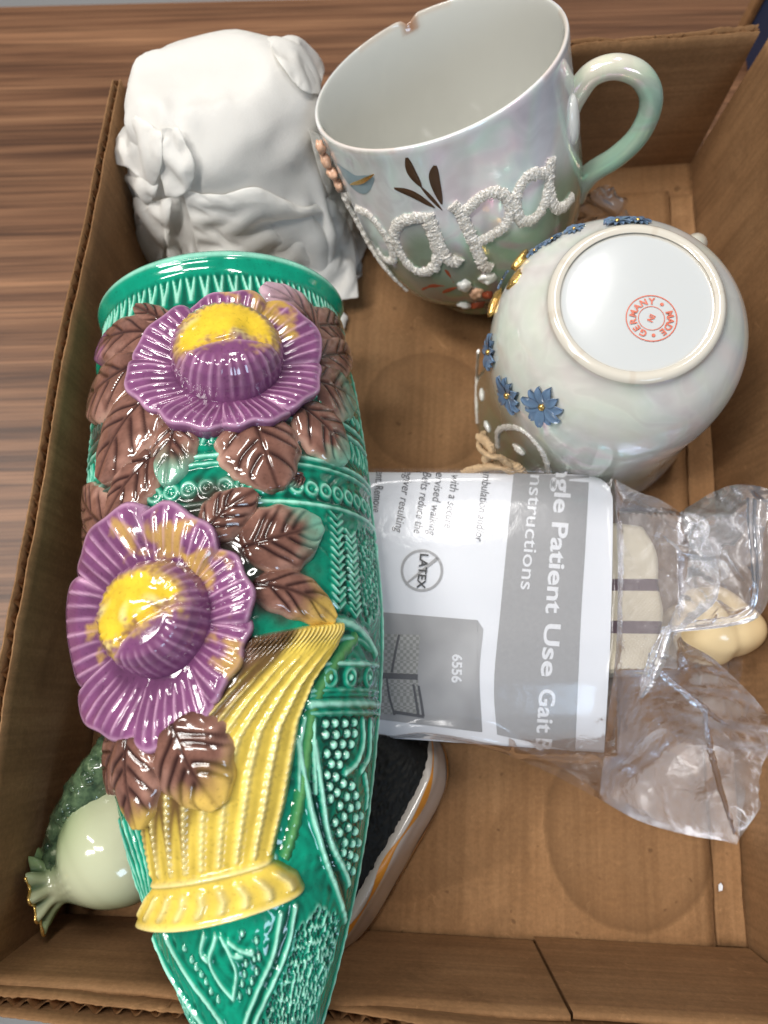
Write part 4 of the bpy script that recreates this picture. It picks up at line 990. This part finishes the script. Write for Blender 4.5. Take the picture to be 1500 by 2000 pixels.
# ================================================================ cloth solver for paper and film
def cloth(X, rest, pin=None, collide=None, steps=120, iters=8, g=4e-4, damp=.96, bend=.25, bend2=.0, slackf=None):
    n, m = X.shape[:2]; Y = X.reshape(-1, 3).copy(); R0 = rest.reshape(-1, 3); V = np.zeros_like(Y); idx = np.arange(n * m).reshape(n, m)
    inv = np.ones(n * m) if pin is None else 1. - pin.reshape(-1).astype(float)
    C = []
    for di, dj, k in ((1, 0, 1.), (0, 1, 1.), (1, 1, .7), (1, -1, .7), (2, 0, bend), (0, 2, bend), (4, 0, bend2), (0, 4, bend2)):
        if k == 0: continue
        i = np.arange(n - di); j = np.arange(max(0, -dj), m - max(0, dj)); per = max(di, dj, 1); key = (i if di else j)
        for ph in (0, 1):
            sel = (key // per) % 2 == ph
            I, J = np.meshgrid(i[sel] if di else i, j if di else j[sel], indexing='ij'); a = idx[I, J].ravel(); b = idx[I + di, J + dj].ravel()
            L = np.linalg.norm(R0[a] - R0[b], axis=1) * (1. if slackf is None else (slackf.ravel()[a] + slackf.ravel()[b]) / 2); w = inv[a] + inv[b]; w[w == 0] = 1
            C.append((a, b, L, k * (inv[a] / w)[:, None], k * (inv[b] / w)[:, None]))
    for st in range(steps):
        old = Y.copy(); V[:, 2] -= g; Y += V * inv[:, None]
        for _ in range(iters):
            for a, b, L, wa, wb in C:
                d = Y[b] - Y[a]; l = np.sqrt((d * d).sum(1)) + 1e-9; q = d * ((l - L) / l)[:, None]; Y[a] += q * wa; Y[b] -= q * wb
            if collide is not None: Y = collide(Y, old)
        V = (Y - old) * damp
        lim = .006; sp = np.linalg.norm(V, axis=1, keepdims=True); V *= np.minimum(1, lim / (sp + 1e-9))
    return Y.reshape(n, m, 3)

# ================================================================ tissue paper bundled over a cup
TC = at(440, 158, .078); TC[2] = 0; TC[1] -= .013
axT = norm(np.array([-.08, .22, 1.0]))
def cup_sdf(Y):
    q = Y - TC; h = q @ axT; rv = q - h[:, None] * axT; r = np.linalg.norm(rv, axis=1) + 1e-9
    Rr = np.interp(h, [-.01, .0, .03, .064, .076, .082, .0845], [.045, .045, .044, .041, .037, .029, .012])
    return h, rv / r[:, None], r, Rr
def tissue_col(Y, old):
    h, rd, r, Rr = cup_sdf(Y); ins = (h < .086) & (r < Rr)
    side = ins & (h < .078); top = ins & ~side
    Y = Y + rd * np.where(side, Rr - r, 0)[:, None]
    Y = Y + axT * np.where(top, np.minimum(.0865 - h, .004), 0)[:, None]
    Y[ins] = Y[ins] * .55 + (old[ins] + (Y[ins] - old[ins]) * .3) * .45          # friction
    low = Y[:, 2] < .0012; Y[low, 2] = .0012; Y[low, :2] = old[low, :2] * .7 + Y[low, :2] * .3
    q = Y - np.array([-.1208, -.0782, 0]); by = np.array([.0506, .9987]); bx = np.array([.9987, -.0506])
    x = q[:, :2] @ bx; y = q[:, :2] @ by; inside = Y[:, 2] < .070
    d = np.where(inside & (x < .0015), .0015 - x, 0); Y[:, :2] += d[:, None] * bx
    yl_ = BLL + (BL - BLL) * np.clip(x / BW, 0, 1) - .0015; inside = Y[:, 2] < .057; d = np.where(inside & (y > yl_) & (y < yl_ + .02), yl_ - y, 0); Y[:, :2] += d[:, None] * by
    q = Y - VO; t = q @ VT                                     # the vase lies in front of it
    pv = (t > -.004) & (q @ VN > -.002) & (np.abs(q @ VS) < .058); Y = Y - VT * np.where(pv, t + .004, 0)[:, None] * .5
    # the upright mug presses from the right
    q = Y - o1; h = q @ mug.n; rv = q - h[:, None] * mug.n; r = np.linalg.norm(rv, axis=1) + 1e-9; Rm = mug.outer(np.clip(h, 0, .095)) + .001
    k = (h > 0) & (h < .095) & (r < Rm); Y = Y + rv / r[:, None] * np.where(k, Rm - r, 0)[:, None]
    return Y
N_ = 74; gx, gy = np.meshgrid(np.linspace(-1, 1, N_), np.linspace(-1, 1, N_), indexing='ij')
rest = np.stack([gx * .088, gy * .088, 0 * gx], -1); rest += (RNG.normal(size=rest.shape) * .0004)
a = R(37); ca, sa = math.cos(a), math.sin(a)
X0 = np.stack([gx * ca - gy * sa, gx * sa + gy * ca], -1) * .084
r0 = np.hypot(X0[..., 0], X0[..., 1])
zc = .095 - .30 * np.maximum(r0 - .045, 0) + .004 * np.sin(gx * 9 + 1) * np.sin(gy * 7) + .002 * RNG.normal(size=gx.shape)
X0 = np.concatenate([X0 * (1 - .25 * smooth(.05, .15, r0))[..., None] + TC[:2] + np.array([-.001, -.006]), zc[..., None]], -1)
TS = cloth(X0, rest, None, tissue_col, 85, 6, 5e-4, .93, .18, .05)
TIS = M('soft_white_tissue'); _v = TIS.coord()
TIS.base(TIS.mix(TIS.noise(_v, 90, 4), (.915, .90, .872), (.95, .938, .912))).set(Roughness=.9, Specular_IOR_Level=.2, Subsurface_Weight=.0)
TIS.bump(TIS.mix(.5, TIS.noise(_v, 160, 4), TIS.noise(_v, 1300, 2)), .22, .0010)
_tl = TIS.node('ShaderNodeBsdfTranslucent'); _tl.inputs[0].default_value = (.94, .925, .895, 1); _mx = TIS.node('ShaderNodeMixShader'); _mx.inputs[0].default_value = .45
TIS.link(TIS.b.outputs[0], _mx.inputs[1]); TIS.link(_tl.outputs[0], _mx.inputs[2]); TIS.link(_mx.outputs[0], TIS.out.inputs[0]); TIS = TIS.m
to = TC.copy()
tb = empty('tissue_bundle', tuple(to)); tag(tb, 'crumpled white tissue paper bundled over a cup in the far left corner', 'tissue paper')
def paper(name, P):
    n, m = P.shape[:2]; nn_ = norm(np.cross(np.gradient(P, axis=0), np.gradient(P, axis=1)) + 1e-12)
    cr = np.zeros(P.shape[:2]); rr = np.random.default_rng(len(name) * 31 + n)          # straight sharp creases, as paper takes
    for wl in (.050, .036, .027, .019, .014, .010):
        d = norm(rr.normal(size=3)); f = (P @ d / wl + rr.random() + .12 * vnoise(P, 30, wl * 99)) % 1.0; cr += np.abs(2 * f - 1) * wl * (.05 if wl > .03 else .06) * (1. if name == 'wrap' else .45)
    P = P + nn_ * (cr - cr.mean())[..., None]
    o = obj(name, P.reshape(-1, 3) - to, gridf(n, m), TIS, tb)
    md = o.modifiers.new('thickness', 'SOLIDIFY'); md.thickness = .00025
    md = o.modifiers.new('smooth', 'SUBSURF'); md.levels = 1; md.render_levels = 1
    return o
def coons(L, Rr, T, B, n, m):
    """n along left->right, m along top->bottom; boundary points are (px, py, z)"""
    w = lambda P: atz(np.array(P, float)[:, :2], np.array(P, float)[:, 2])
    L, Rr = spline(w(L), m), spline(w(Rr), m); T, B = spline(w(T), n), spline(w(B), n)
    u = np.linspace(0, 1, n)[:, None, None]; v = np.linspace(0, 1, m)[None, :, None]
    return (1 - u) * L[None] + u * Rr[None] + (1 - v) * T[:, None] + v * B[:, None] - ((1 - u) * (1 - v) * T[0] + u * (1 - v) * T[-1] + (1 - u) * v * B[0] + u * v * B[-1])
paper('wrap', TS)
from mathutils.bvhtree import BVHTree
_bv = BVHTree.FromPolygons([tuple(p) for p in TS.reshape(-1, 3)], [tuple(int(i) for i in q) for q in gridf(N_, N_)])
def snap(P, k=.0022):
    """rest a boundary on the wrapped cup where the wrap lies under it"""
    out = []
    for px, py, z in P:
        d = Vector(ray([(px, py)])[0]).normalized(); h = _bv.ray_cast(Vector(CAM), d)
        out.append((px, py, h[0].z + k if h[0] is not None and h[0].z > z - .02 else z))
    return out
def panel(L, Rr, T, B, n, m, slack, seed, amp=.005):
    T = snap(T); L = [T[0]] + snap(L[1:], .004); Rr = [T[-1]] + snap(Rr[1:], .004); B = [L[-1]] + snap(B[1:-1], .005) + [Rr[-1]]
    X = coons(L, Rr, T, B, n, m); rr = np.random.default_rng(seed); u, v = np.meshgrid(np.linspace(0, 1, n), np.linspace(0, 1, m), indexing='ij')
    inn = smooth(0, .2, u) * smooth(0, .2, 1 - u) * smooth(0, .2, v) * smooth(0, .2, 1 - v); q = np.stack([u * 2, v * 2], -1)
    Xd = X.copy(); Xd[..., 2] += inn * (amp + amp * vnoise(q, 1.6, seed) + amp * .4 * vnoise(q, 4, seed + 3) + .0004 * rr.normal(size=u.shape))
    pin = np.zeros((n, m), bool); pin[0] = pin[-1] = 1; pin[:, 0] = 1; pin[:, -1] = 1
    paper('fold', cloth(Xd, X * slack, pin, None, 30, 6, 0, .8, .5, .35))
panel([(352, 370, .062), (372, 430, .040), (385, 490, .015)], [(650, 380, .050), (690, 470, .030), (700, 582, .012)], [(352, 370, .062), (430, 380, .064), (500, 366, .066), (590, 402, .060), (650, 380, .050)], [(385, 490, .015), (450, 540, .008), (560, 560, .006), (640, 585, .008), (700, 582, .012)], 50, 40, 1.035, 3, .006)
panel([(262, 385, .045), (265, 450, .030), (240, 535, .006)], [(335, 385, .055), (330, 440, .030), (320, 505, .006)], [(262, 385, .045), (300, 392, .050), (335, 385, .055)], [(240, 535, .006), (270, 520, .006), (320, 505, .006)], 26, 34, 1.04, 5, .004)
panel([(256, 222, .066), (228, 270, .062), (208, 318, .054)], [(320, 262, .072), (318, 320, .070), (300, 372, .064)], [(256, 222, .066), (290, 240, .070), (320, 262, .072)], [(208, 318, .054), (245, 328, .060), (300, 372, .064)], 28, 28, 1.025, 7, .002)
panel([(317, 248, .078), (305, 310, .070), (325, 382, .066)], [(352, 254, .080), (380, 320, .076), (372, 372, .068)], [(317, 248, .078), (334, 247, .080), (352, 254, .080)], [(325, 382, .066), (348, 384, .069), (372, 372, .068)], 20, 28, 1.03, 9, .003)
panel([(248, 340, .048), (236, 372, .040), (228, 404, .030)], [(312, 360, .058), (304, 380, .050), (292, 398, .042)], [(248, 340, .048), (280, 350, .054), (312, 360, .058)], [(228, 404, .030), (258, 402, .036), (292, 398, .042)], 24, 20, 1.03, 11, .002)
panel([(520, 80, .070), (545, 118, .066), (585, 165, .060)], [(612, 106, .055), (630, 135, .050), (626, 188, .045)], [(520, 80, .070), (566, 72, .066), (612, 106, .055)], [(585, 165, .060), (605, 180, .052), (626, 188, .045)], 26, 26, 1.03, 13, .003)
panel([(600, 250, .060), (622, 330, .052), (650, 400, .040)], [(648, 300, .052), (672, 380, .040), (694, 470, .028)], [(600, 250, .060), (626, 268, .057), (648, 300, .052)], [(650, 400, .040), (674, 430, .034), (694, 470, .028)], 20, 30, 1.06, 15, .003)

# ================================================================ cream knobbed ornament under the bag mouth
CREAM = mat_simple('cream_glaze', lin(226, 202, 158), .2, 50, .05, .02, Coat_Weight=.3)
kc = at(1404, 1222, .030)
V, F = ball((0, 0, 0), 1, nu=64, nv=44); th = np.arctan2(V[:, 1], V[:, 0])
k = 1 + .07 * np.cos(3 * th + .6) * (1 - V[:, 2] ** 2) - .05 * np.exp(-((V[:, 0] - .12 + .3 * V[:, 1]) / .16) ** 2) + .10 * vnoise(V, 1.3, 4)
V = V * k[:, None] * np.array([.0165, .0145, .0145])
kn = empty('cream_ornament', (kc[0], kc[1], 0)); tag(kn, 'small glossy cream ceramic ornament with rounded lobes beside the bag mouth', 'ornament')
obj('knob', V + [0, 0, .026], F, CREAM, kn)
L2 = Lathe((0, 0, 0), (0, 0, 1), (1, 0, 0), [(0, -.0), (.011, .0), (.012, .003), (.008, .008), (.007, .014), (.010, .020)])
Q = spline(L2.prof, 24); thq = np.linspace(0, 2 * math.pi, 32, endpoint=False); obj('stem', L2.pt(np.repeat(thq[:, None], 24, 1), np.tile(Q[:, 0], (32, 1)), np.tile(Q[:, 1], (32, 1))), gridf(32, 24, True), CREAM, kn)

# ================================================================ clear bag
bo = at(1300, 1250, 0); bag = empty('plastic_bag', (bo[0], bo[1], 0)); tag(bag, 'clear crinkled plastic bag open at its right end around the leaflet', 'plastic bag')
bo = np.array([bo[0], bo[1], 0])
FILM2 = mat_film('clear_polythene_hem', .22, 1.8, .25)
def hf(Y):
    z = np.full(len(Y), .0016)
    # leaflet & belt as a soft block, ornament as a dome
    d = CAM - Y; t = -(Y[:, 2] - CAMH); px = 750 + FPX * (Y[:, 0]) / ((Y - CAM) @ FW); py = 1000 - FPX * ((Y - CAM) @ UPV) / ((Y - CAM) @ FW)
    m = (px < 1205) & (py > 918) & (py < 1476); z = np.where(m, smz(px, py) + .0009, z)
    bb_ = (px < 1325) & (Y[:, 1] > .012) & (Y[:, 1] < .069); z = np.maximum(z, np.where(bb_, .0445, 0))
    q = (Y[:, :2] - kc[:2]) / np.array([.019, .0165]); rr = (q ** 2).sum(1); z = np.maximum(z, np.where(rr < 1, .026 + .0155 * np.sqrt(np.clip(1 - rr, 0, 1)), 0))
    return z
def film_col(Y, old):
    z = hf(Y); k = Y[:, 2] < z; Y[k, 2] += np.minimum(z[k] - Y[k, 2], .003); return Y
def film_sheet(name, L, Rr, T, B, n, m, slack, seed, amp=.003, steps=40, mat=FILM, pinned=(1, 1, 1, 1), collide=film_col, g=1.5e-4, jag=0.0, ramp=False):
    X = coons(L, Rr, T, B, n, m); rr = np.random.default_rng(seed); rest = X
    u, v = np.meshgrid(np.linspace(0, 1, n), np.linspace(0, 1, m), indexing='ij')
    q = np.stack([u * 3.2, v * 2.4], -1); inn = smooth(0, .08, u) * smooth(0, .08, 1 - u) * smooth(0, .08, v) * smooth(0, .08, 1 - v)
    Xd = X.copy(); Xd[..., 2] += inn * (amp * vnoise(q, 2.0, seed) + amp * .6 * vnoise(q, 5.0, seed + 9) + .0004 * rr.normal(size=u.shape)); Xd[..., 2] += inn * amp * .5
    pin = np.zeros((n, m), bool)
    if pinned[0]: pin[0] = 1
    if pinned[1]: pin[-1] = 1
    if pinned[2]: pin[:, 0] = 1
    if pinned[3]: pin[:, -1] = 1
    sf = 1 + (slack - 1) * ((smooth(.0, .35, u) if ramp else np.ones_like(u)))
    Z = cloth(Xd, rest, pin, collide, steps, 6, g, .85, .35, .15, sf)
    if jag: Z[-1] += rr.normal(size=(m, 3)) * jag
    o = obj(name, Z.reshape(-1, 3) - bo, gridf(n, m), mat, bag); return o
SLEEVE = mat_film('clear_polythene_sleeve', .03, .60, .12)
film_sheet('sleeve', [(690, 915, .0475), (690, 1100, .0505), (690, 1300, .0460), (690, 1434, .034)],
           [(1200, 936, .0462), (1206, 1050, .0488), (1204, 1250, .0482), (1188, 1400, .0405), (1170, 1560, .012)],
           [(690, 915, .0475), (900, 915, .0462), (1110, 914, .0462), (1200, 936, .0462)],
           [(690, 1434, .034), (900, 1450, .028), (1030, 1490, .024), (1170, 1560, .012)], 70, 70, 1.004, 5, .0008, 14, SLEEVE)
film_sheet('top_film', [(1200, 936, .0462), (1206, 1050, .0488), (1204, 1250, .0482), (1188, 1400, .0405), (1170, 1560, .012)],
           [(1345, 1012, .036), (1395, 1080, .052), (1400, 1170, .050), (1330, 1240, .047), (1400, 1292, .042), (1500, 1398, .040), (1530, 1500, .024), (1440, 1645, .004)],
           [(1200, 936, .0462), (1250, 962, .042), (1290, 976, .040), (1345, 1012, .036)],
           [(1170, 1560, .012), (1250, 1604, .007), (1350, 1632, .005), (1440, 1645, .004)], 80, 120, 1.075, 6, .004, 40, ramp=True)
film_sheet('bottom_film', [(690, 925, .010), (690, 1420, .010)], [(1330, 1020, .012), (1420, 1150, .006), (1470, 1400, .004), (1440, 1650, .003)],
           [(690, 925, .010), (1100, 925, .020), (1330, 1020, .012)], [(690, 1420, .010), (1030, 1470, .006), (1250, 1598, .003), (1440, 1650, .003)], 60, 50, 1.05, 8, .002, 20, collide=None, g=0)
film_sheet('mouth_film', [(1325, 1003, .038), (1345, 1060, .046), (1395, 1140, .048)], [(1525, 962, .064), (1500, 1010, .064), (1486, 1080, .062)],
           [(1325, 1003, .038), (1395, 960, .052), (1455, 945, .062), (1525, 962, .064)], [(1395, 1140, .048), (1440, 1120, .055), (1486, 1080, .062)], 46, 34, 1.09, 15, .004, 30, collide=None, g=0)
film_sheet('mouth_film', [(1345, 1020, .036), (1340, 1130, .048), (1300, 1232, .047)], [(1486, 1010, .064), (1490, 1110, .062), (1470, 1200, .056)],
           [(1345, 1020, .036), (1420, 1000, .055), (1486, 1010, .064)], [(1300, 1232, .047), (1400, 1222, .050), (1470, 1200, .056)], 46, 40, 1.08, 25, .004, 30, collide=None, g=0)
def ribbon(name, P, w, seed, mat=FILM2, ruff=.0008):
    """narrow folded strip of film along a path of (px, py, z); w in metres per point"""
    P = np.array(P, float); Q = spline(atz(P[:, :2], P[:, 2]), 90); w = np.interp(np.linspace(0, 1, 90), np.linspace(0, 1, len(w)), w); rr = np.random.default_rng(seed)
    T = norm(np.gradient(Q, axis=0)); B = norm(np.cross(T, np.array([0, .15, 1.]))); a = np.linspace(-1, 1, 9); e = np.convolve(rr.normal(size=90), np.ones(4) / 4, 'same')
    V = Q[:, None] + B[:, None] * (a[None, :, None] * w[:, None, None]) + np.array([0, 0, 1.]) * (.0022 * a[None, :, None] ** 2 + ruff * e[:, None, None] * a[None, :, None] + .0006 * np.sin(a * 6)[None, :, None])
    V += B[:, None] * (e[:, None, None] * .0007 * (a[None, :, None] > .7))
    return obj(name, V.reshape(-1, 3) - bo, gridf(90, 9), mat, bag)
ribbon('hem', [(1476, 975, .066), (1474, 1030, .065), (1479, 1090, .065), (1480, 1150, .062), (1466, 1196, .058), (1420, 1214, .054), (1350, 1224, .051), (1290, 1232, .049)], [.004, .0035, .0034, .0030, .0022, .0018, .0016, .0010], 1)
ribbon('hem', [(1300, 1228, .051), (1282, 1280, .050), (1262, 1330, .047), (1248, 1362, .044)], [.0012, .0030, .0022, .0006], 2)
ribbon('hem', [(1262, 1295, .047), (1310, 1335, .045), (1370, 1385, .042), (1420, 1420, .036)], [.0005, .0012, .0014, .0004], 3)
ribbon('hem', [(1372, 1380, .040), (1380, 1450, .034), (1400, 1530, .024), (1432, 1630, .008)], [.0004, .0012, .0012, .0004], 4)
# scrap of clear film behind the mugs
so = at(1185, 400, .012); sx = empty('plastic_scrap', (so[0], so[1], 0)); tag(sx, 'small crumpled scrap of clear plastic behind the two mugs', 'plastic scrap')
_b = bag; _bo = bo; bag = sx; bo = np.array([so[0], so[1], 0])
film_sheet('film', [(1120, 400, .012), (1120, 470, .006)], [(1215, 395, .022), (1250, 460, .004)], [(1120, 400, .012), (1160, 372, .03), (1190, 362, .034), (1215, 395, .022)], [(1120, 470, .006), (1190, 470, .006), (1250, 460, .004)], 40, 30, 1.2, 33, .006, 25, FILM2, collide=None, g=0)
bag = _b; bo = _bo

# ================================================================ twine caught beside the inverted mug
TW = mat_simple('jute_twine', lin(186, 158, 124), .95, 900, .3, .4)
tw = empty('jute_twine', tuple(at(965, 890, 0))); to_ = at(965, 890, 0); tag(tw, 'frayed beige twine lying between the upside-down mug and the leaflet', 'twine')
for i, (pp, rad) in enumerate((([(936, 852, .040), (952, 866, .046), (962, 884, .045), (948, 898, .042), (962, 908, .040), (990, 904, .041), (1016, 918, .040), (1030, 940, .030)], .0016), ([(905, 922, .034), (940, 914, .040), (975, 912, .043), (1000, 924, .040), (1012, 950, .03)], .0014), ([(944, 846, .036), (936, 872, .040), (956, 890, .048), (978, 894, .046), (996, 912, .042)], .0012))):
    P = spline(atz(np.array(pp)[:, :2], np.array(pp)[:, 2]), 120); parts = []
    for k in range(3):
        ph = np.arange(120) * .55 + k * 2.1; off = np.stack([np.cos(ph), np.sin(ph), np.sin(ph * .9 + 1)], -1) * rad * .55
        parts.append(tube(P + off, rad * .55, 6, jitter=.12))
    V, F = join(parts); obj('strand', V - to_, F, TW, tw)

# ================================================================ dark-topped white dish under the vase
DW = mat_simple('white_dish_glaze', lin(190, 182, 175), .16, 40, .05, .02, Coat_Weight=.3)
DK = mat_simple('dark_grit_glaze', lin(22, 22, 21), .6, 200, .5, .2, Specular_IOR_Level=.2)
OR = mat_simple('ochre_brush_line', lin(196, 128, 44), .3, 200, .3, 0)
A0, B0 = at(806, 1392, .006), at(545, 1835, .006); A0[2] = B0[2] = 0
ax = norm(B0 - A0); Ld = np.linalg.norm(B0 - A0); sd = np.array([-ax[1], ax[0], 0]); sd = sd if sd[0] > 0 else -sd
dish = empty('dark_topped_dish', tuple((A0 + B0) / 2)); od = (A0 + B0) / 2; tag(dish, 'white ceramic dish with ochre lines and dark pebbled top, half under the vase', 'dish')
s = np.linspace(0, 1, 80); hw = .0265 * np.clip(1 - np.abs(2 * s - 1) ** 5, 1e-4, 1) ** .5
prof = spline([(1.0, .000), (1.01, .004), (.97, .010), (.88, .018), (.78, .026), (.70, .033), (.62, .0365), (.54, .036), (.48, .034)], 30)
def dring(side):
    return A0 + ax * (s * Ld)[:, None, None] + sd * (side * (hw[:, None] * prof[None, :, 0] ))[..., None] + np.array([0, 0, 1.]) * (prof[None, :, 1] * (.35 + .65 * smooth(0, .18, s))[:, None])[..., None]
for side in (1, -1): obj('side', dring(side).reshape(-1, 3) - od, gridf(80, 30), DW, dish)
for pk, wd in ((6, 1.5), (21, 2.0)):
    g = dring(1); n_ = norm(np.cross(np.gradient(g, axis=0), np.gradient(g, axis=1))); n_ = n_ * np.sign(n_[..., 2:3] + 1e-9)
    kk = np.clip(pk + 1.2 * np.sin(s * 17), 1, 27); V = []
    for d_ in (-wd, 0, wd):
        q = np.clip(kk + d_ * (.6 + .4 * np.sin(s * 23 + pk)), 0, 29); i0 = q.astype(int); f = (q - i0)[:, None]; i1 = np.minimum(i0 + 1, 29); r_ = np.arange(80)
        V.append(g[r_, i0] * (1 - f) + g[r_, i1] * f + n_[r_, i0] * .0003)
    obj('painted_line', np.stack(V, 1).reshape(-1, 3) - od, gridf(80, 3), OR, dish)
U_, V_ = np.meshgrid(np.linspace(0, 1, 110), np.linspace(-1, 1, 70), indexing='ij')
hwu = np.interp(U_, s, hw); Z = .034 * (.35 + .65 * smooth(0, .18, U_)) + .004 * (1 - V_ ** 2)
P = A0 + ax * (U_ * Ld)[..., None] + sd * (V_ * (hwu * .58))[..., None] + np.array([0, 0, 1.]) * Z[..., None]
nz = vnoise(P, 420, 2.) ; P[..., 2] += .0013 * np.abs(nz) + .0008 * vnoise(P, 900, 5.)
obj('pebbled_top', P.reshape(-1, 3) - od, gridf(110, 70), DK, dish)

# ================================================================ pale green ornament, lower left
PG = M('pale_green_glaze'); _v = PG.coord(); PG.base(PG.ramp(PG.noise(_v, 38, 3, .5, .4), [(.38, lin(190, 188, 164)), (.62, lin(128, 148, 102))])).set(Roughness=.12, Coat_Weight=.5); PG = PG.m
DG = M('dark_green_bead_glaze'); _v = DG.coord(); DG.base(DG.ramp(DG.noise(_v, 260, 3), [(.35, lin(44, 62, 46)), (.62, lin(84, 104, 76)), (.75, lin(170, 178, 150))])).set(Roughness=.15, Coat_Weight=.4); DG = DG.m
gc = at(272, 1648, .030); go = empty('green_ruffled_ornament', (gc[0], gc[1], 0)); og = np.array([gc[0], gc[1], 0]); tag(go, 'pale green ceramic ornament with dark beaded edge and gilt ruffle at lower left', 'ornament')
axp = spline(atz([(345, 1548), (290, 1596), (240, 1640), (195, 1674), (150, 1704), (112, 1722), (78, 1734)], np.array([.032, .032, .031, .030, .029, .029, .030])), 70)
prf = np.interp(np.linspace(0, 1, 70), [0, .05, .15, .30, .42, .55, .66, .76, .84, .92, 1.0], [.0006, .008, .0155, .0205, .0205, .0172, .0120, .0078, .0074, .0096, .0128])
prf = np.convolve(np.pad(prf, 3, mode='edge'), np.ones(7) / 7, 'valid')
tgx = norm(np.gradient(axp, axis=0)); ua = norm(np.cross(tgx, np.array([0, 0, 1.]))); ub = np.cross(ua, tgx); tht = np.linspace(0, 2 * math.pi, 96, endpoint=False); sl = np.linspace(0, 1, 70)
fl = smooth(.78, .98, sl); rr_ = prf[:, None] * (1 + .16 * fl[:, None] * np.cos(tht * 11)[None] + .07 * smooth(.9, 1, sl)[:, None] * np.cos(tht * 4 + 1)[None])
Vv = axp[:, None] + rr_[..., None] * (np.cos(tht)[None, :, None] * ua[:, None] + np.sin(tht)[None, :, None] * ub[:, None]); Vi = Vv[::-1][:22] - norm(Vv - axp[:, None])[::-1][:22] * .0016
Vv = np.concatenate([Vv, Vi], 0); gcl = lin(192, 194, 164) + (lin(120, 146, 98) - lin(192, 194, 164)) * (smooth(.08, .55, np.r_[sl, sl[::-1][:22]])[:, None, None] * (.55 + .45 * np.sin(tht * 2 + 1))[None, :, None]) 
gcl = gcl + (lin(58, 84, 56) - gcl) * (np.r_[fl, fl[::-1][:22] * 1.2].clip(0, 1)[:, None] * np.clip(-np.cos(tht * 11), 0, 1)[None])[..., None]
PG2 = M('shaded_green_glaze'); PG2.base(PG2.attr()).set(Roughness=.12, Coat_Weight=.5); PG2.bump(PG2.noise(PG2.coord(), 90, 3), .08, .0008); PG2 = PG2.m
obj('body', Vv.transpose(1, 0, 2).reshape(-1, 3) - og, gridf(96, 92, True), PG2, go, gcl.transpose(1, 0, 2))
V, F = tube(Vv[69][18:52] + [0, 0, .0002], .0005, 6, jitter=.3); obj('gilt_edge', V - og, F, GOLD, go)
P = spline(atz([(128, 1700), (130, 1652), (146, 1602), (166, 1558), (190, 1518), (222, 1480), (250, 1450)], np.array([.026, .030, .033, .036, .038, .040, .040])), 70)
V, F = tube(P, .0076, 22); V = V + .0016 * norm(V - V.mean(0)) * vnoise(V, 240, 3)[:, None] + .0010 * norm(V - V.mean(0)) * vnoise(V, 520, 8)[:, None]; obj('beaded_edge', V - og, F, DG, go)
for i in range(34):
    k = RNG.integers(3, 67); q = P[k] + norm(np.array([RNG.normal() - .4, RNG.normal() * .4, .8 + RNG.random()])) * .0066; V, F = ball(q, .0011 + .0011 * RNG.random(), nu=12, nv=8); obj('bead', V - og, F, DG, go)
def ruffle(name, p_in, p_out, spread, z, seed, nfl=5, mat=PG, size=1.0):
    a, b = at(*p_in, z), at(*p_out, z - .003); d = b - a; L = np.linalg.norm(d); d /= L; sdv = np.array([-d[1], d[0], 0]); n, m = 60, 24; A, S = np.meshgrid(np.linspace(-1, 1, n), np.linspace(0, 1, m), indexing='ij')
    ang = A * spread; rr = L * (.12 + .88 * S) * (1 + .03 * np.cos(A * nfl * math.pi)); flu = np.cos(A * nfl * math.pi)
    P = a + d * (np.cos(ang) * rr)[..., None] + sdv * (np.sin(ang) * rr)[..., None] + np.array([0, 0, 1.]) * (.0012 * flu * S - .004 * A ** 2 * S + .003 * S ** 2)[..., None]
    B_ = P - np.array([0, 0, .0034]); V = np.concatenate([P, B_[:, ::-1]], 1); o = obj(name, V.reshape(-1, 3) - og, gridf(n, 2 * m), mat, go)
    return o, P
ruffle('shell_foot', (205, 1690), (190, 1756), .85, .010, 3, 7)

# ================================================================ paper fleck on the tray floor
fc = at(1407, 1733, .0015); V = np.array([(-.0012, -.0022, 0), (.0010, -.0018, .0002), (.0014, .0010, .0006), (.0004, .0026, .0003), (-.0010, .0012, .0001)]) * .6; V = np.vstack([V, V - [0, 0, .0003]])
fk = obj('paper_fleck', V, [(0, 1, 2, 3, 4), (9, 8, 7, 6, 5)] + [(i, i + 5, (i + 1) % 5 + 5, (i + 1) % 5) for i in range(5)], PAPER, None, None, False); fk.location = fc
tag(fk, 'tiny white paper fleck on the tray floor at lower right', 'paper fleck')

# ================================================================ parents keep the children where they were built
bpy.context.view_layer.update()
